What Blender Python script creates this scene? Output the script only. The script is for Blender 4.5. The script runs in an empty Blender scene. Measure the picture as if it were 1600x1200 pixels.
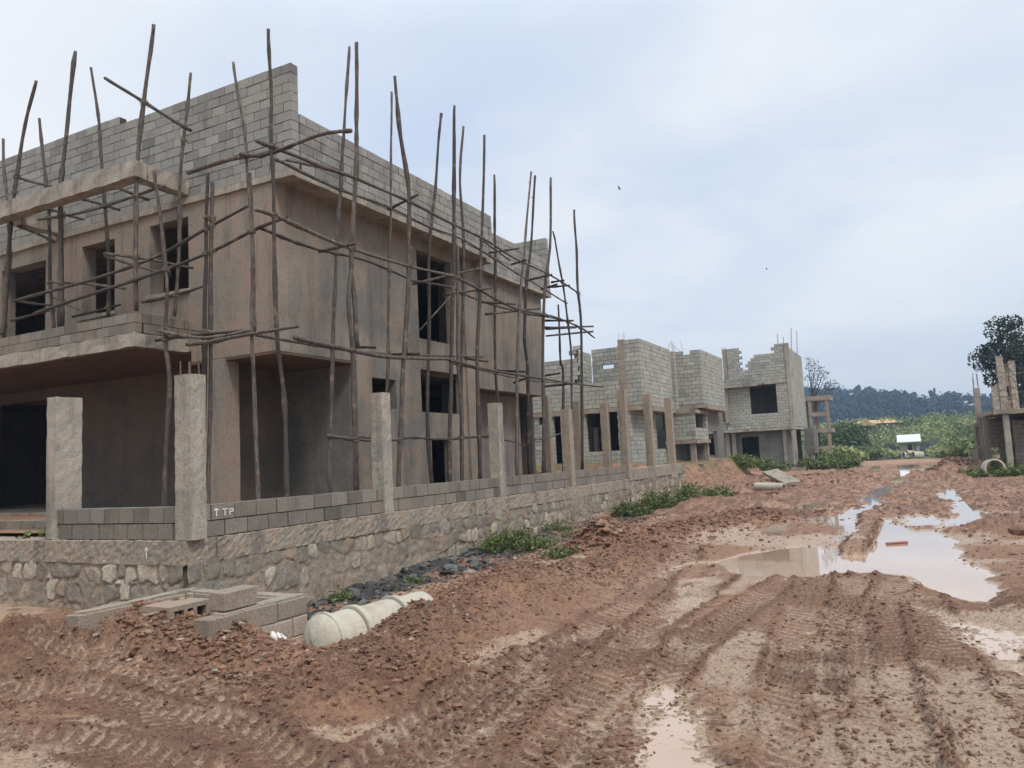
import bpy, math, random
import numpy as np
from mathutils import Vector, Matrix
random.seed(7); rng = np.random.default_rng(7)
scene = bpy.context.scene
COL = scene.collection
EYE = 1.7
# ------------------------------------------------------------------ camera calibration
F = 1200.0
_roll = math.radians(2.8); _p = math.atan(117/1200)
_D = F/math.tan(_p)
_up = np.array([-math.sin(_roll)*_D, -math.cos(_roll)*_D, F]); _up /= np.linalg.norm(_up)
_d1 = np.array([619, 87., 1200]); _d1 -= _d1.dot(_up)*_up; _d1 /= np.linalg.norm(_d1)
_X = np.cross(_d1, -_up)
if _X[0] < 0: _X = -_X
R = np.array([_X, _d1, _up])
def ray(px, py): return R @ np.array([px-800, py-600, F])
def P(px, py, x=None, y=None, z=None):
    """point of the street's own coordinates where a sight line meets a known wall plane"""
    r = ray(px, py)
    if x is not None: t = x/r[0]
    elif y is not None: t = y/r[1]
    else: t = (z-EYE)/r[2]
    return np.array([0, 0, EYE]) + r*t
def G(px, py, z=0.0): return P(px, py, z=z)[:2]

cam_d = bpy.data.cameras.new('camera'); cam = bpy.data.objects.new('camera', cam_d); COL.objects.link(cam)
m = Matrix.Identity(4)
right, down, fwd = R[:, 0], R[:, 1], R[:, 2]
for i in range(3):
    m[i][0] = right[i]; m[i][1] = -down[i]; m[i][2] = -fwd[i]
m[2][3] = EYE
cam.matrix_world = m
cam_d.sensor_width = 36; cam_d.lens = 36*F/1600; cam_d.clip_end = 4000; cam_d.clip_start = 0.05
scene.camera = cam

# ------------------------------------------------------------------ noise
def _hash(ix, iy, seed):
    h = (ix.astype(np.int64)*374761393 + iy.astype(np.int64)*668265263 + seed*1442695041) & 0xFFFFFFFF
    h = ((h ^ (h >> 13))*1274126177) & 0xFFFFFFFF
    h = h ^ (h >> 16)
    return (h & 0xFFFF)/65535.0
def vnoise(x, y, seed=0):
    ix = np.floor(x); iy = np.floor(y); fx = x-ix; fy = y-iy
    fx = fx*fx*fx*(fx*(fx*6-15)+10); fy = fy*fy*fy*(fy*(fy*6-15)+10)
    ix = ix.astype(np.int64); iy = iy.astype(np.int64)
    a = _hash(ix, iy, seed); b = _hash(ix+1, iy, seed); c = _hash(ix, iy+1, seed); d = _hash(ix+1, iy+1, seed)
    return (a*(1-fx)+b*fx)*(1-fy)+(c*(1-fx)+d*fx)*fy - 0.5
def fbm(x, y, octs=4, seed=0, gain=0.5):
    s = 0; a = 1.0; n = 0
    for o in range(octs):
        c, sn = math.cos(o*0.9), math.sin(o*0.9)
        s = s + a*vnoise((x*c-y*sn)*2**o+17.3*o, (x*sn+y*c)*2**o+5.1*o, seed+o); n += a; a *= gain
    return s/n*2
def smooth(t): t = np.clip(t, 0, 1); return t*t*(3-2*t)

# ------------------------------------------------------------------ mesh builder
class MB:
    def __init__(s): s.v = []; s.f = []; s.t = []; s.n = 0
    def add(s, verts, faces, tint=0.5):
        s.v.append(np.asarray(verts, float).reshape(-1, 3)); n = s.n
        for f in faces: s.f.append([i+n for i in f])
        if np.isscalar(tint): s.t += [tint]*len(faces)
        else: s.t += list(tint)
        s.n += len(s.v[-1])
    def box(s, x0, x1, y0, y1, z0, z1, tint=0.5, jit=0.0):
        v = np.array([[x, y, z] for z in (z0, z1) for y in (y0, y1) for x in (x0, x1)], float)
        if jit: v += rng.uniform(-jit, jit, v.shape)
        s.add(v, [(0, 2, 3, 1), (4, 5, 7, 6), (0, 1, 5, 4), (2, 6, 7, 3), (0, 4, 6, 2), (1, 3, 7, 5)], tint)
    def tube(s, pts, r0, r1=None, n=7, tint=0.5, wob=0.0, cap=True):
        pts = np.asarray(pts, float)
        if r1 is None: r1 = r0
        m_ = len(pts); rings = []
        for i in range(m_):
            a = pts[max(i-1, 0)]; b = pts[min(i+1, m_-1)]
            t = b-a; t = t/(np.linalg.norm(t)+1e-9)
            u = np.cross(t, [0.31, 0.87, 0.12] if abs(t[1]) < .9 else [1, 0, .1]); u /= np.linalg.norm(u); w = np.cross(t, u)
            r = (r0+(r1-r0)*i/(m_-1))*(1+rng.uniform(-wob, wob)+(.35 if wob and rng.random() < .08 else 0))
            for k in range(n):
                an = 2*math.pi*k/n; rr = r*(1+rng.uniform(-wob, wob)*.5)
                rings.append(pts[i]+(u*math.cos(an)+w*math.sin(an))*rr)
        fs = []
        for i in range(m_-1):
            for k in range(n):
                k2 = (k+1) % n
                fs.append((i*n+k, i*n+k2, (i+1)*n+k2, (i+1)*n+k))
        if cap: fs.append(tuple(range(n-1, -1, -1))); fs.append(tuple((m_-1)*n+k for k in range(n)))
        s.add(rings, fs, tint)
    def lathe(s, a, b, prof, n=28, tint=.5):
        """surface of revolution along a->b; prof = [(t, r)]"""
        a = np.asarray(a, float); b = np.asarray(b, float); L = np.linalg.norm(b-a); t = (b-a)/L
        u = np.cross(t, [0, 0, 1.]); 
        if np.linalg.norm(u) < 1e-3: u = np.array([1., 0, 0])
        u /= np.linalg.norm(u); w = np.cross(u, t)
        vs = [a+t*q[0]*L+(u*math.cos(2*math.pi*k/n)+w*math.sin(2*math.pi*k/n))*q[1] for q in prof for k in range(n)]
        fs = [(i*n+k, i*n+(k+1) % n, (i+1)*n+(k+1) % n, (i+1)*n+k) for i in range(len(prof)-1) for k in range(n)]
        s.add(vs, fs, tint)
    def build(s, name, mat, parent=None, smooth_=False, bevel=0.0, **tags):
        V = np.concatenate(s.v) if s.v else np.zeros((0, 3))
        if parent is not None:
            V = V - np.array(parent.matrix_world.translation if False else ORG.get(parent.name, (0, 0, 0)))
            ORG_child = ORG.get(parent.name, (0, 0, 0))
        else: ORG_child = (0, 0, 0)
        me = bpy.data.meshes.new(name); me.from_pydata(V.tolist(), [], s.f)
        at = me.attributes.new('tint', 'FLOAT', 'FACE'); at.data.foreach_set('value', np.asarray(s.t, np.float32))
        if smooth_: me.polygons.foreach_set('use_smooth', [True]*len(me.polygons))
        me.materials.append(mat)
        o = bpy.data.objects.new(name, me); COL.objects.link(o)
        ORG[o.name] = ORG_child
        if parent is not None: o.parent = parent
        if bevel:
            b = o.modifiers.new('bevel', 'BEVEL'); b.width = bevel; b.segments = 1; b.limit_method = 'ANGLE'
        for k, v in tags.items(): o[k] = v
        return o
ORG = {}
def thing(name, loc, label, cat, group=None):
    o = bpy.data.objects.new(name, None); COL.objects.link(o); o.location = loc; ORG[o.name] = tuple(loc)
    o.empty_display_size = .3
    o['label'] = label; o['category'] = cat
    if group: o['group'] = group
    return o
def solo(mb, name, mat, label=None, cat=None, group=None, kind=None, origin=None, **kw):
    """a thing (or stuff / setting) that is one mesh"""
    if origin is not None:
        ORG['__tmp'] = tuple(origin)
        class T: pass
        mb.v = [v-np.array(origin) for v in mb.v]
    o = mb.build(name, mat, None, **kw)
    if origin is not None: o.location = origin
    if label: o['label'] = label
    if cat: o['category'] = cat
    if group: o['group'] = group
    if kind: o['kind'] = kind
    return o

# ------------------------------------------------------------------ materials
def mat(name, build):
    M = bpy.data.materials.new(name); M.use_nodes = True; nt = M.node_tree; nt.nodes.clear()
    out = nt.nodes.new('ShaderNodeOutputMaterial'); bs = nt.nodes.new('ShaderNodeBsdfPrincipled')
    nt.links.new(bs.outputs[0], out.inputs[0])
    K = Kit(nt, bs); build(K); return M
class Kit:
    def __init__(s, nt, bs): s.nt = nt; s.bs = bs; s.pos = nt.nodes.new('ShaderNodeNewGeometry').outputs['Position']
    def link(s, a, b): s.nt.links.new(a, b)
    def val(s, sock, v):
        if hasattr(v, 'is_output') or isinstance(v, bpy.types.NodeSocket): s.link(v, sock)
        else: sock.default_value = v
    def scale(s, vec, sc):
        n = s.nt.nodes.new('ShaderNodeVectorMath'); n.operation = 'MULTIPLY'; s.link(vec, n.inputs[0]); n.inputs[1].default_value = sc; return n.outputs[0]
    def noise(s, sc, det=4, rough=.55, vec=None, dist=0.0):
        n = s.nt.nodes.new('ShaderNodeTexNoise'); n.inputs['Scale'].default_value = sc; n.inputs['Detail'].default_value = det
        n.inputs['Roughness'].default_value = rough; n.inputs['Distortion'].default_value = dist
        s.link(vec if vec is not None else s.pos, n.inputs['Vector']); return n.outputs['Fac']
    def voro(s, sc, feat='F1', vec=None):
        n = s.nt.nodes.new('ShaderNodeTexVoronoi'); n.inputs['Scale'].default_value = sc; n.feature = feat
        s.link(vec if vec is not None else s.pos, n.inputs['Vector']); return n.outputs['Distance']
    def ramp(s, fac, stops):
        n = s.nt.nodes.new('ShaderNodeValToRGB'); el = n.color_ramp.elements
        while len(el) < len(stops): el.new(0.5)
        for e, (p, c) in zip(el, stops):
            e.position = p; e.color = (c, c, c, 1) if not hasattr(c, '__len__') else (*c, 1)
        s.link(fac, n.inputs[0]); return n.outputs[0]
    def mix(s, fac, a, b, mode='MIX'):
        n = s.nt.nodes.new('ShaderNodeMix'); n.data_type = 'RGBA'; n.blend_type = mode
        s.val(n.inputs[0], fac)
        for i, v in ((6, a), (7, b)):
            if isinstance(v, bpy.types.NodeSocket): s.link(v, n.inputs[i])
            else: n.inputs[i].default_value = (*v, 1)
        return n.outputs[2]
    def math(s, op, a, b=0.0, clamp=False):
        n = s.nt.nodes.new('ShaderNodeMath'); n.operation = op; n.use_clamp = clamp
        s.val(n.inputs[0], a); s.val(n.inputs[1], b); return n.outputs[0]
    def attr(s, name):
        n = s.nt.nodes.new('ShaderNodeAttribute'); n.attribute_name = name; return n.outputs['Fac']
    def attrc(s, name):
        n = s.nt.nodes.new('ShaderNodeAttribute'); n.attribute_name = name; return n.outputs['Color']
    def z(s):
        n = s.nt.nodes.new('ShaderNodeSeparateXYZ'); s.link(s.pos, n.inputs[0]); return n.outputs[2]
    def bump(s, h, st=.5, dist=.02, prev=None):
        n = s.nt.nodes.new('ShaderNodeBump'); n.inputs['Strength'].default_value = st; n.inputs['Distance'].default_value = dist
        s.link(h, n.inputs['Height'])
        if prev is not None: s.link(prev, n.inputs['Normal'])
        return n.outputs[0]
    def out(s, col, rough=.85, normal=None, spec=.3):
        s.val(s.bs.inputs['Base Color'], col if isinstance(col, bpy.types.NodeSocket) else (*col, 1))
        s.val(s.bs.inputs['Roughness'], rough); s.bs.inputs['Specular IOR Level'].default_value = spec
        if normal is not None: s.link(normal, s.bs.inputs['Normal'])

def srgb(r, g, b): return tuple(((c/255)/12.92 if c/255 <= .04045 else ((c/255+.055)/1.055)**2.4) for c in (r, g, b))

def m_block(dark, light, warm, stain=(.09, .085, .075)):
    def b(K):
        t = K.attr('tint'); n1 = K.noise(.9, 5, .6); fine = K.noise(55, 3, .7)
        c = K.mix(t, dark, light)
        c = K.mix(K.ramp(n1, [(.42, 0), (.62, .75)]), c, warm)
        st = K.noise(1.0, 5, .65, vec=K.scale(K.pos, (1.6, 1.6, .5)))
        c = K.mix(K.ramp(st, [(.56, 0), (.72, .55)]), c, stain)
        c = K.mix(K.ramp(fine, [(.38, .45), (.55, 0)]), c, (.06, .055, .05))
        K.out(c, .93, K.bump(fine, .5, .012), .2)
    return b
def m_plaster(base, grey, patch, pink, dirt=.5, scale=1.0, dark=(.045, .04, .035)):
    def b(K):
        big = K.noise(.45*scale, 5, .6, dist=.6); mid = K.noise(1.7*scale, 5, .65)
        streak = K.noise(1.0, 6, .7, vec=K.scale(K.pos, (2.6, 2.6, .28)))
        fine = K.noise(38, 4, .75); spots = K.noise(14, 5, .7)
        c = K.mix(K.ramp(big, [(.42, 0), (.55, 1)]), base, grey)
        c = K.mix(K.ramp(mid, [(.45, 0), (.62, .8)]), c, pink)
        c = K.mix(K.ramp(streak, [(.5, 0), (.68, dirt)]), c, patch)
        c = K.mix(K.ramp(spots, [(.58, 0), (.72, .6)]), c, dark)
        c = K.mix(K.ramp(fine, [(.34, .5), (.5, 0)]), c, dark)
        nb = K.bump(fine, .5, .01); nb = K.bump(mid, .4, .04, nb)
        K.out(c, .95, nb, .15)
    return b
M = {}
M['block'] = mat('grey_block', m_block((.19, .19, .18), (.38, .38, .35), (.31, .3, .265)))
M['block2'] = mat('pale_block', m_block((.27, .275, .245), (.47, .47, .42), (.40, .385, .33), stain=(.13, .12, .1)))
M['block3'] = mat('brown_block', m_block((.125, .112, .095), (.27, .24, .205), (.26, .22, .175)))
M['block4'] = mat('cut_block', m_block((.2, .165, .13), (.40, .35, .28), (.34, .24, .17)))
def _mort(K): K.out(K.mix(K.noise(20, 3), (.035, .032, .03), (.085, .08, .07)), .98, None, .1)
M['mortar'] = mat('mortar_joint', _mort)
M['plaster'] = mat('raw_plaster', m_plaster((.265, .233, .193), (.19, .182, .165), (.09, .086, .078), (.30, .228, .172), .6))
M['plaster_pink'] = mat('pinkish_plaster', m_plaster((.30, .25, .2), (.25, .23, .195), (.12, .11, .095), (.33, .24, .19), .75))
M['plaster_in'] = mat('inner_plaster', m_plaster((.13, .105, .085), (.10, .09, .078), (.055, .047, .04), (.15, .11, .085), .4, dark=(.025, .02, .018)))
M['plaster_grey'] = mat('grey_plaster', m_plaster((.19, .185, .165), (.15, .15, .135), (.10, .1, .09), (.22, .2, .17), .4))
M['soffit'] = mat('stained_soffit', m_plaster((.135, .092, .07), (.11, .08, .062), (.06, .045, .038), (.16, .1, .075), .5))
M['concrete'] = mat('cast_concrete', m_plaster((.36, .33, .275), (.28, .265, .23), (.13, .12, .105), (.40, .34, .27), .75, 2.2))
M['concrete_tan'] = mat('tan_concrete', m_plaster((.32, .27, .21), (.28, .25, .205), (.13, .118, .1), (.34, .265, .2), .7, 2.2))
M['concrete_pale'] = mat('pale_pipe_concrete', m_plaster((.46, .43, .35), (.40, .385, .32), (.3, .24, .17), (.45, .39, .3), .6, 1.6, dark=(.3, .27, .21)))
def _wood(K):
    t = K.attr('tint'); g = K.noise(9, 5, .65, vec=K.scale(K.pos, (3, 3, .5))); n = K.noise(4, 5, .7)
    c = K.mix(t, (.038, .034, .031), (.155, .132, .112))
    c = K.mix(K.ramp(g, [(.42, 0), (.6, .85)]), c, (.05, .042, .04))
    c = K.mix(K.ramp(n, [(.55, 0), (.7, .6)]), c, (.30, .21, .155))
    K.out(c, .88, K.bump(g, .8, .01), .2)
M['wood'] = mat('eucalyptus_bark_pole', _wood)
def _rope(K): K.out(K.mix(K.noise(40), (.24, .2, .15), (.1, .085, .07)), .9)
M['rope'] = mat('lashing_rope', _rope)
def _steel(K): K.out(K.mix(K.noise(30), (.16, .13, .12), (.07, .045, .035)), .6, None, .4)
M['rebar'] = mat('rebar', _steel)
def _stone(K):
    c = K.attrc('scol'); fine = K.noise(40, 4, .75); mid = K.noise(7, 5, .7)
    c = K.mix(K.ramp(mid, [(.42, 0), (.68, .5)]), c, (.12, .105, .09))
    c = K.mix(K.ramp(fine, [(.36, .65), (.52, 0)]), c, (.07, .06, .05))
    K.out(c, .93, K.bump(fine, .7, .012, K.bump(mid, .5, .03)), .2)
M['stone'] = mat('rubble_stone', _stone)
def _mud(K):
    wet = K.attr('wet'); dk = K.attr('dark'); gr = K.attr('grass'); cl = K.attr('clod')
    n1 = K.noise(.7, 6, .6, dist=.4); n2 = K.noise(5, 6, .7); fine = K.noise(32, 5, .75); vf = K.noise(120, 3, .7)
    c = K.mix(K.ramp(n1, [(.35, 0), (.65, 1)]), (.375, .19, .102), (.45, .272, .165))
    c = K.mix(K.ramp(n2, [(.4, 0), (.68, .75)]), c, (.265, .133, .077))
    c = K.mix(cl, c, (.172, .088, .053))
    c = K.mix(wet, c, (.55, .41, .285))
    c = K.mix(K.ramp(fine, [(.36, .8), (.52, 0)]), c, (.075, .04, .03))  # crevice shade painted into the mud colour where the fine bump dips
    c = K.mix(K.ramp(vf, [(.6, 0), (.74, .5)]), c, (.42, .29, .22))
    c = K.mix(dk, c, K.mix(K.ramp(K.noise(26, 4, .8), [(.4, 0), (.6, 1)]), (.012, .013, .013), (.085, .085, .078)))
    c = K.mix(gr, c, K.mix(K.noise(9, 5, .7), (.05, .075, .02), (.13, .16, .045)))
    ro = K.math('SUBTRACT', .8, K.math('MULTIPLY', wet, .58)); ro = K.math('SUBTRACT', ro, K.math('MULTIPLY', dk, .15))
    ro = K.math('ADD', ro, K.math('MULTIPLY', K.math('SUBTRACT', fine, .5), .5), True)
    nb = K.bump(n2, .5, .05); nb = K.bump(K.math('MULTIPLY', fine, K.math('SUBTRACT', 1.0, K.math('MULTIPLY', wet, .6))), 1.0, .04, nb); nb = K.bump(vf, .9, .012, nb)
    K.out(c, ro, nb, .5)
M['mud'] = mat('red_mud', _mud)
def _rock(K):
    t = K.attr('tint'); n = K.noise(18, 5, .7); f = K.noise(60, 3, .7)
    c = K.ramp(t, [(0, (.14, .072, .045)), (.5, (.225, .118, .07)), (.78, (.29, .168, .105)), (.86, (.28, .225, .17)), (1, (.36, .32, .27))])
    c = K.mix(K.ramp(n, [(.4, .55), (.6, 0)]), c, (.09, .055, .045))
    K.out(c, .85, K.bump(f, .6, .01), .3)
M['rock'] = mat('clods_and_stones', _rock)
def _drock(K):
    t = K.attr('tint'); K.out(K.mix(t, (.016, .016, .015), (.13, .125, .11)), .65, K.bump(K.noise(60), .6, .01), .4)
M['drock'] = mat('dark_gravel', _drock)
def _water(K):
    n = K.noise(.5, 4, .6)
    c = K.mix(K.ramp(n, [(.35, 0), (.65, 1)]), (.40, .255, .165), (.48, .345, .25))
    K.out(c, .025, K.bump(K.noise(6, 2, .5), .06, .01), .5)
    K.bs.inputs['IOR'].default_value = 1.45
    K.bs.inputs['Coat Weight'].default_value = .45; K.bs.inputs['Coat Roughness'].default_value = .02
M['water'] = mat('muddy_water', _water)
def m_leaf(a, b):
    def f(K):
        t = K.attr('tint'); K.out(K.mix(t, a, b), .6, None, .3)
        K.bs.inputs['Transmission Weight'].default_value = 0
        # light passing through thin leaves
        tr = K.nt.nodes.new('ShaderNodeBsdfTranslucent'); mx = K.nt.nodes.new('ShaderNodeMixShader'); mx.inputs[0].default_value = .25
        K.link(K.mix(t, a, b), tr.inputs[0]); out = [n for n in K.nt.nodes if n.type == 'OUTPUT_MATERIAL'][0]
        K.link(K.bs.outputs[0], mx.inputs[1]); K.link(tr.outputs[0], mx.inputs[2]); K.link(mx.outputs[0], out.inputs[0])
    return f
M['leaf'] = mat('fresh_leaf', m_leaf((.035, .06, .02), (.19, .23, .07)))
M['leaf_bush'] = mat('olive_leaf', m_leaf((.07, .095, .04), (.36, .41, .18)))
M['leaf_dark'] = mat('eucalyptus_leaf', m_leaf((.018, .026, .018), (.06, .072, .048)))
M['leaf_hill'] = mat('hill_wood_leaf', m_leaf((.010, .017, .012), (.032, .046, .028)))
def m_plain(c, r=.8): 
    return lambda K: K.out(K.mix(K.ramp(K.noise(6, 4), [(.35, 0), (.7, .6)]), c, tuple(x*.7 for x in c)), r)
M['tin'] = mat('sheet_metal_roof', m_plain((.62, .64, .66), .45))
M['tan_roof'] = mat('tan_tile_roof', m_plain((.55, .38, .2)))
M['red'] = mat('red_plastic', m_plain((.3, .12, .09), .6))
M['white'] = mat('white_paint', m_plain((.8, .8, .76)))
M['bag'] = mat('white_woven_plastic', m_plain((.62, .6, .56), .6))
M['dark'] = mat('black_feather', m_plain((.02, .02, .022)))
M['hill_wall'] = mat('hill_house_wall', m_plain((.36, .36, .34)))

# ------------------------------------------------------------------ world and sun
w = bpy.data.worlds.new('World'); scene.world = w; w.use_nodes = True; nt = w.node_tree; nt.nodes.clear()
wo = nt.nodes.new('ShaderNodeOutputWorld'); bg = nt.nodes.new('ShaderNodeBackground'); nt.links.new(bg.outputs[0], wo.inputs[0])
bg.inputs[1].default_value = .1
SUN_EL, SUN_AZ = math.radians(52), math.radians(118)   # azimuth clockwise from +Y
sky = nt.nodes.new('ShaderNodeTexSky'); sky.sky_type = 'NISHITA'; sky.sun_disc = False
sky.sun_elevation = SUN_EL; sky.sun_rotation = SUN_AZ; sky.air_density = 1.2; sky.dust_density = 2
K = Kit.__new__(Kit); K.nt = nt
tc = nt.nodes.new('ShaderNodeTexCoord').outputs['Generated']; K.pos = tc
sep = nt.nodes.new('ShaderNodeSeparateXYZ'); nt.links.new(tc, sep.inputs[0])
zz = K.math('MAXIMUM', sep.outputs[2], 0.0)
den = K.math('ADD', zz, .22)
cx = K.math('DIVIDE', sep.outputs[0], den); cy = K.math('DIVIDE', sep.outputs[1], den)
cmb = nt.nodes.new('ShaderNodeCombineXYZ'); nt.links.new(cx, cmb.inputs[0]); nt.links.new(cy, cmb.inputs[1])
n1 = K.noise(.55, 6, .5, vec=cmb.outputs[0], dist=.5); n2 = K.noise(1.4, 5, .5, vec=cmb.outputs[0], dist=.2)
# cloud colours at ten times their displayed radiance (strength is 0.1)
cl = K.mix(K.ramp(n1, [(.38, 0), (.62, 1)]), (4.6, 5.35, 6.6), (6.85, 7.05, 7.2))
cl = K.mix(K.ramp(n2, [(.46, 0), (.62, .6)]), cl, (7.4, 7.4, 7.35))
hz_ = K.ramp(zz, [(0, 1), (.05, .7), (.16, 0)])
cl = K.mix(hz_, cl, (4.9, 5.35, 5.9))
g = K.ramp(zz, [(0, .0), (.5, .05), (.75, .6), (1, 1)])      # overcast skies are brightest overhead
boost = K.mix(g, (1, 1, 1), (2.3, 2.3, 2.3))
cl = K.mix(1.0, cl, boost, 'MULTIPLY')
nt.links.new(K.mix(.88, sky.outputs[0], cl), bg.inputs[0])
sl = bpy.data.lights.new('sun', 'SUN'); sl.energy = 1.7; sl.angle = math.radians(14); sl.color = (1, .95, .88)
so = bpy.data.objects.new('sun', sl); COL.objects.link(so)
dv = Vector((math.sin(SUN_AZ)*math.cos(SUN_EL), math.cos(SUN_AZ)*math.cos(SUN_EL), math.sin(SUN_EL)))
so.rotation_euler = dv.to_track_quat('Z', 'Y').to_euler(); so.location = (20, -20, 40)
scene.view_settings.view_transform = 'Standard'; scene.view_settings.look = 'None'
scene.view_settings.exposure = 0.45; scene.view_settings.gamma = 1

# ------------------------------------------------------------------ ground
def spaced(a, b, f):
    out = [a]
    while out[-1] < b: out.append(out[-1]+f(out[-1]))
    return out
def fx(x):
    d = max(-9.0-x, x-4.2, 0.0); return .019+.03*d**1.1 if d > 0 else .019
xs = spaced(-9.0, 4.2, lambda x: .019)
xr = spaced(xs[-1], 400, lambda x: .02+.07*(x-4.2)); xl = spaced(9.0, 400, lambda x: .022+.07*(x-9.0))
xs = np.array([-v for v in xl[:0:-1]]+xs+xr[1:])
ys = spaced(2.3, 34, lambda y: min(.11, max(.015, (y*y+9)/1300*.62)))
yf = spaced(ys[-1], 1500, lambda y: .11+.03*(y-34)); yn = spaced(-2.3, 60, lambda y: .03+.25*(y+2.3))
ys = np.array([-v for v in yn[:0:-1]]+ys+yf[1:])
XX, YY = np.meshgrid(xs, ys)
x = XX.ravel(); y = YY.ravel()
def near_poly(pts):
    """signed side distance t and arclength s to a polyline, for every ground point close to it"""
    pts = np.array(pts); best = np.full(x.shape, 1e9); S = np.zeros_like(x); T = np.zeros_like(x); acc = 0
    for a, b in zip(pts[:-1], pts[1:]):
        d = b-a; L = np.hypot(*d); d = d/L
        lo = np.minimum(a, b)-1.6; hi = np.maximum(a, b)+1.6
        idx = np.where((x > lo[0]) & (x < hi[0]) & (y > lo[1]) & (y < hi[1]))[0]
        if len(idx):
            rx = x[idx]-a[0]; ry = y[idx]-a[1]; s = np.clip(rx*d[0]+ry*d[1], 0, L)
            qx = rx-s*d[0]; qy = ry-s*d[1]; dist = np.hypot(qx, qy); sg = np.sign(rx*d[1]-ry*d[0])
            mk = dist < best[idx]; j = idx[mk]
            best[j] = dist[mk]; S[j] = acc+s[mk]; T[j] = (dist*sg)[mk]
        acc += L
    return best, S, T
def smoothline(pp, n=6):
    pp = np.array(pp, float); out = []
    for i in range(len(pp)-1):
        p0 = pp[max(i-1, 0)]; p1 = pp[i]; p2 = pp[i+1]; p3 = pp[min(i+2, len(pp)-1)]
        for k in range(n):
            t = k/n; out.append(.5*((2*p1)+(-p0+p2)*t+(2*p0-5*p1+4*p2-p3)*t*t+(-p0+3*p1-3*p2+p3)*t**3))
    out.append(pp[-1]); return np.array(out)
dist = np.hypot(x, y)
nearf = np.clip(1.2-dist/26, 0, 1)
wx = x+fbm(x*.9, y*.9, 3, 90)*.35; wy = y+fbm(x*.9, y*.9, 3, 95)*.35
h = fbm(x*.16, y*.16, 3, 1)*.04 + fbm(x*.8, y*.8, 4, 5)*.016
rough = smooth(fbm(x*.35, y*.35, 3, 11)*1.6+.5)
cl1 = np.abs(fbm(wx*3.2, wy*3.2, 4, 21, .55)); cl2 = fbm(wx*7.5, wy*7.5, 4, 31, .6)
h += (rough*.8+.25)*(.020*(cl1*1.5-.3)+.008*cl2)*np.clip(nearf+.5, 0, 1)
b1 = np.abs(fbm(wx*13, wy*13, 2, 43)); b2 = np.abs(fbm(x*24, y*24, 1, 45)); b3 = np.abs(fbm(x*46+3, y*46, 1, 49)); fineb = (.017*(b1-.15)+.013*(b2-.15)+.009*(b3-.2))*nearf; lumps = smooth(fbm(x*.9, y*.9, 3, 47)*2.6+.5)
h += fineb*(.2+1.0*lumps)
# dragging grain across the wheel direction
clod = smooth((cl2-.1)*2.2)*rough
# far, churned road
farm = smooth((y-13)/8)*smooth((70-y)/15)
f1_ = np.abs(fbm(x*1.7, y*.8, 4, 51, .62)); f2_ = np.abs(fbm(x*4.5, y*1.6, 3, 53, .6)); h += farm*((f1_-.2)*.12+(f2_-.2)*.09); clod = np.maximum(clod, farm*smooth((f2_-.12)*4)*.9)
TR = [  # wheel tracks: picture points, half width, tread depth, rut depth
 ([(1075, 872), (1035, 900), (985, 945), (930, 990), (870, 1030), (800, 1085), (700, 1160), (640, 1210)], .19, .035, .02),
 ([(1150, 880), (1090, 925), (1030, 970), (985, 1030), (930, 1100), (860, 1200)], .2, .035, .02),
 ([(1235, 905), (1170, 950), (1095, 1005), (1020, 1070), (945, 1150), (900, 1215)], .17, .03, .03),
 ([(1275, 900), (1262, 960), (1254, 1020), (1246, 1100), (1250, 1215)], .2, .042, .03),
 ([(1335, 890), (1328, 940), (1322, 1000), (1322, 1090), (1345, 1215)], .18, .035, .0),
 ([(1405, 905), (1385, 945), (1378, 1010), (1385, 1100), (1420, 1215)], .18, .03, .02),
 ([(1442, 930), (1462, 985), (1490, 1050), (1530, 1130), (1580, 1215)], .17, .032, .02),
 ([(1360, 800), (1350, 830), (1335, 862)], .16, .035, -.10),
 ([(1395, 795), (1350, 900)], .12, .02, .0),
 ([(960, 985), (870, 1010), (800, 1050), (720, 1110), (600, 1180), (520, 1215)], .17, .03, .03),
 ([(830, 1020), (835, 1080), (760, 1150), (700, 1215)], .15, .03, .02),
 ([(0, 1075), (120, 1085), (260, 1120), (400, 1165), (500, 1215)], .18, .028, .05),
 ([(0, 1150), (120, 1160), (260, 1200)], .18, .028, .04),
 ([(560, 1050), (440, 1075), (330, 1085), (200, 1060), (60, 1030)], .17, .025, .04),
 ([(1185, 745), (1130, 800), (1060, 880)], .2, .03, .03),
 ([(1560, 1215), (1590, 1130), (1640, 1060)], .18, .03, .02)]
trackm = np.zeros_like(x)
for pp, hw, tr, rut in TR:
    L = smoothline([G(*q) for q in pp]); d, s, t = near_poly(L)
    t = t+fbm(x*1.2, y*1.2, 2, 77)*.06
    a = np.abs(t)/hw; ins = smooth((1.15-a)/.25)*(d < 1.5)
    ridge = np.exp(-((a-1.25)/.3)**2)*(d < 1.5)
    chev = np.sin((s+np.abs(t)*.7)*2*math.pi/.135+np.sign(t)*1.2)
    brk = smooth(fbm(x*1.1, y*1.1, 3, 61)*2+.75)
    fade = np.clip(1.35-dist/19, 0.15, 1)
    h = h*(1-.7*ins)+ins*(-rut*.45+tr*.6*np.tanh(chev*2.5)*(.25+.75*brk)*fade)+ridge*((.006+.026*cl1)*(.2+.8*brk)+fineb*1.3)
    trackm = np.maximum(trackm, ins)
    clod = np.maximum(clod, ridge*.75*(.3+.7*brk)); clod = np.maximum(clod, ins*(.2+.45*(chev > -.2))*(.4+.6*brk)*fade); tread = ins*(chev < -.3) if 'tread' not in globals() else np.maximum(tread, ins*(chev < -.3))
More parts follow.
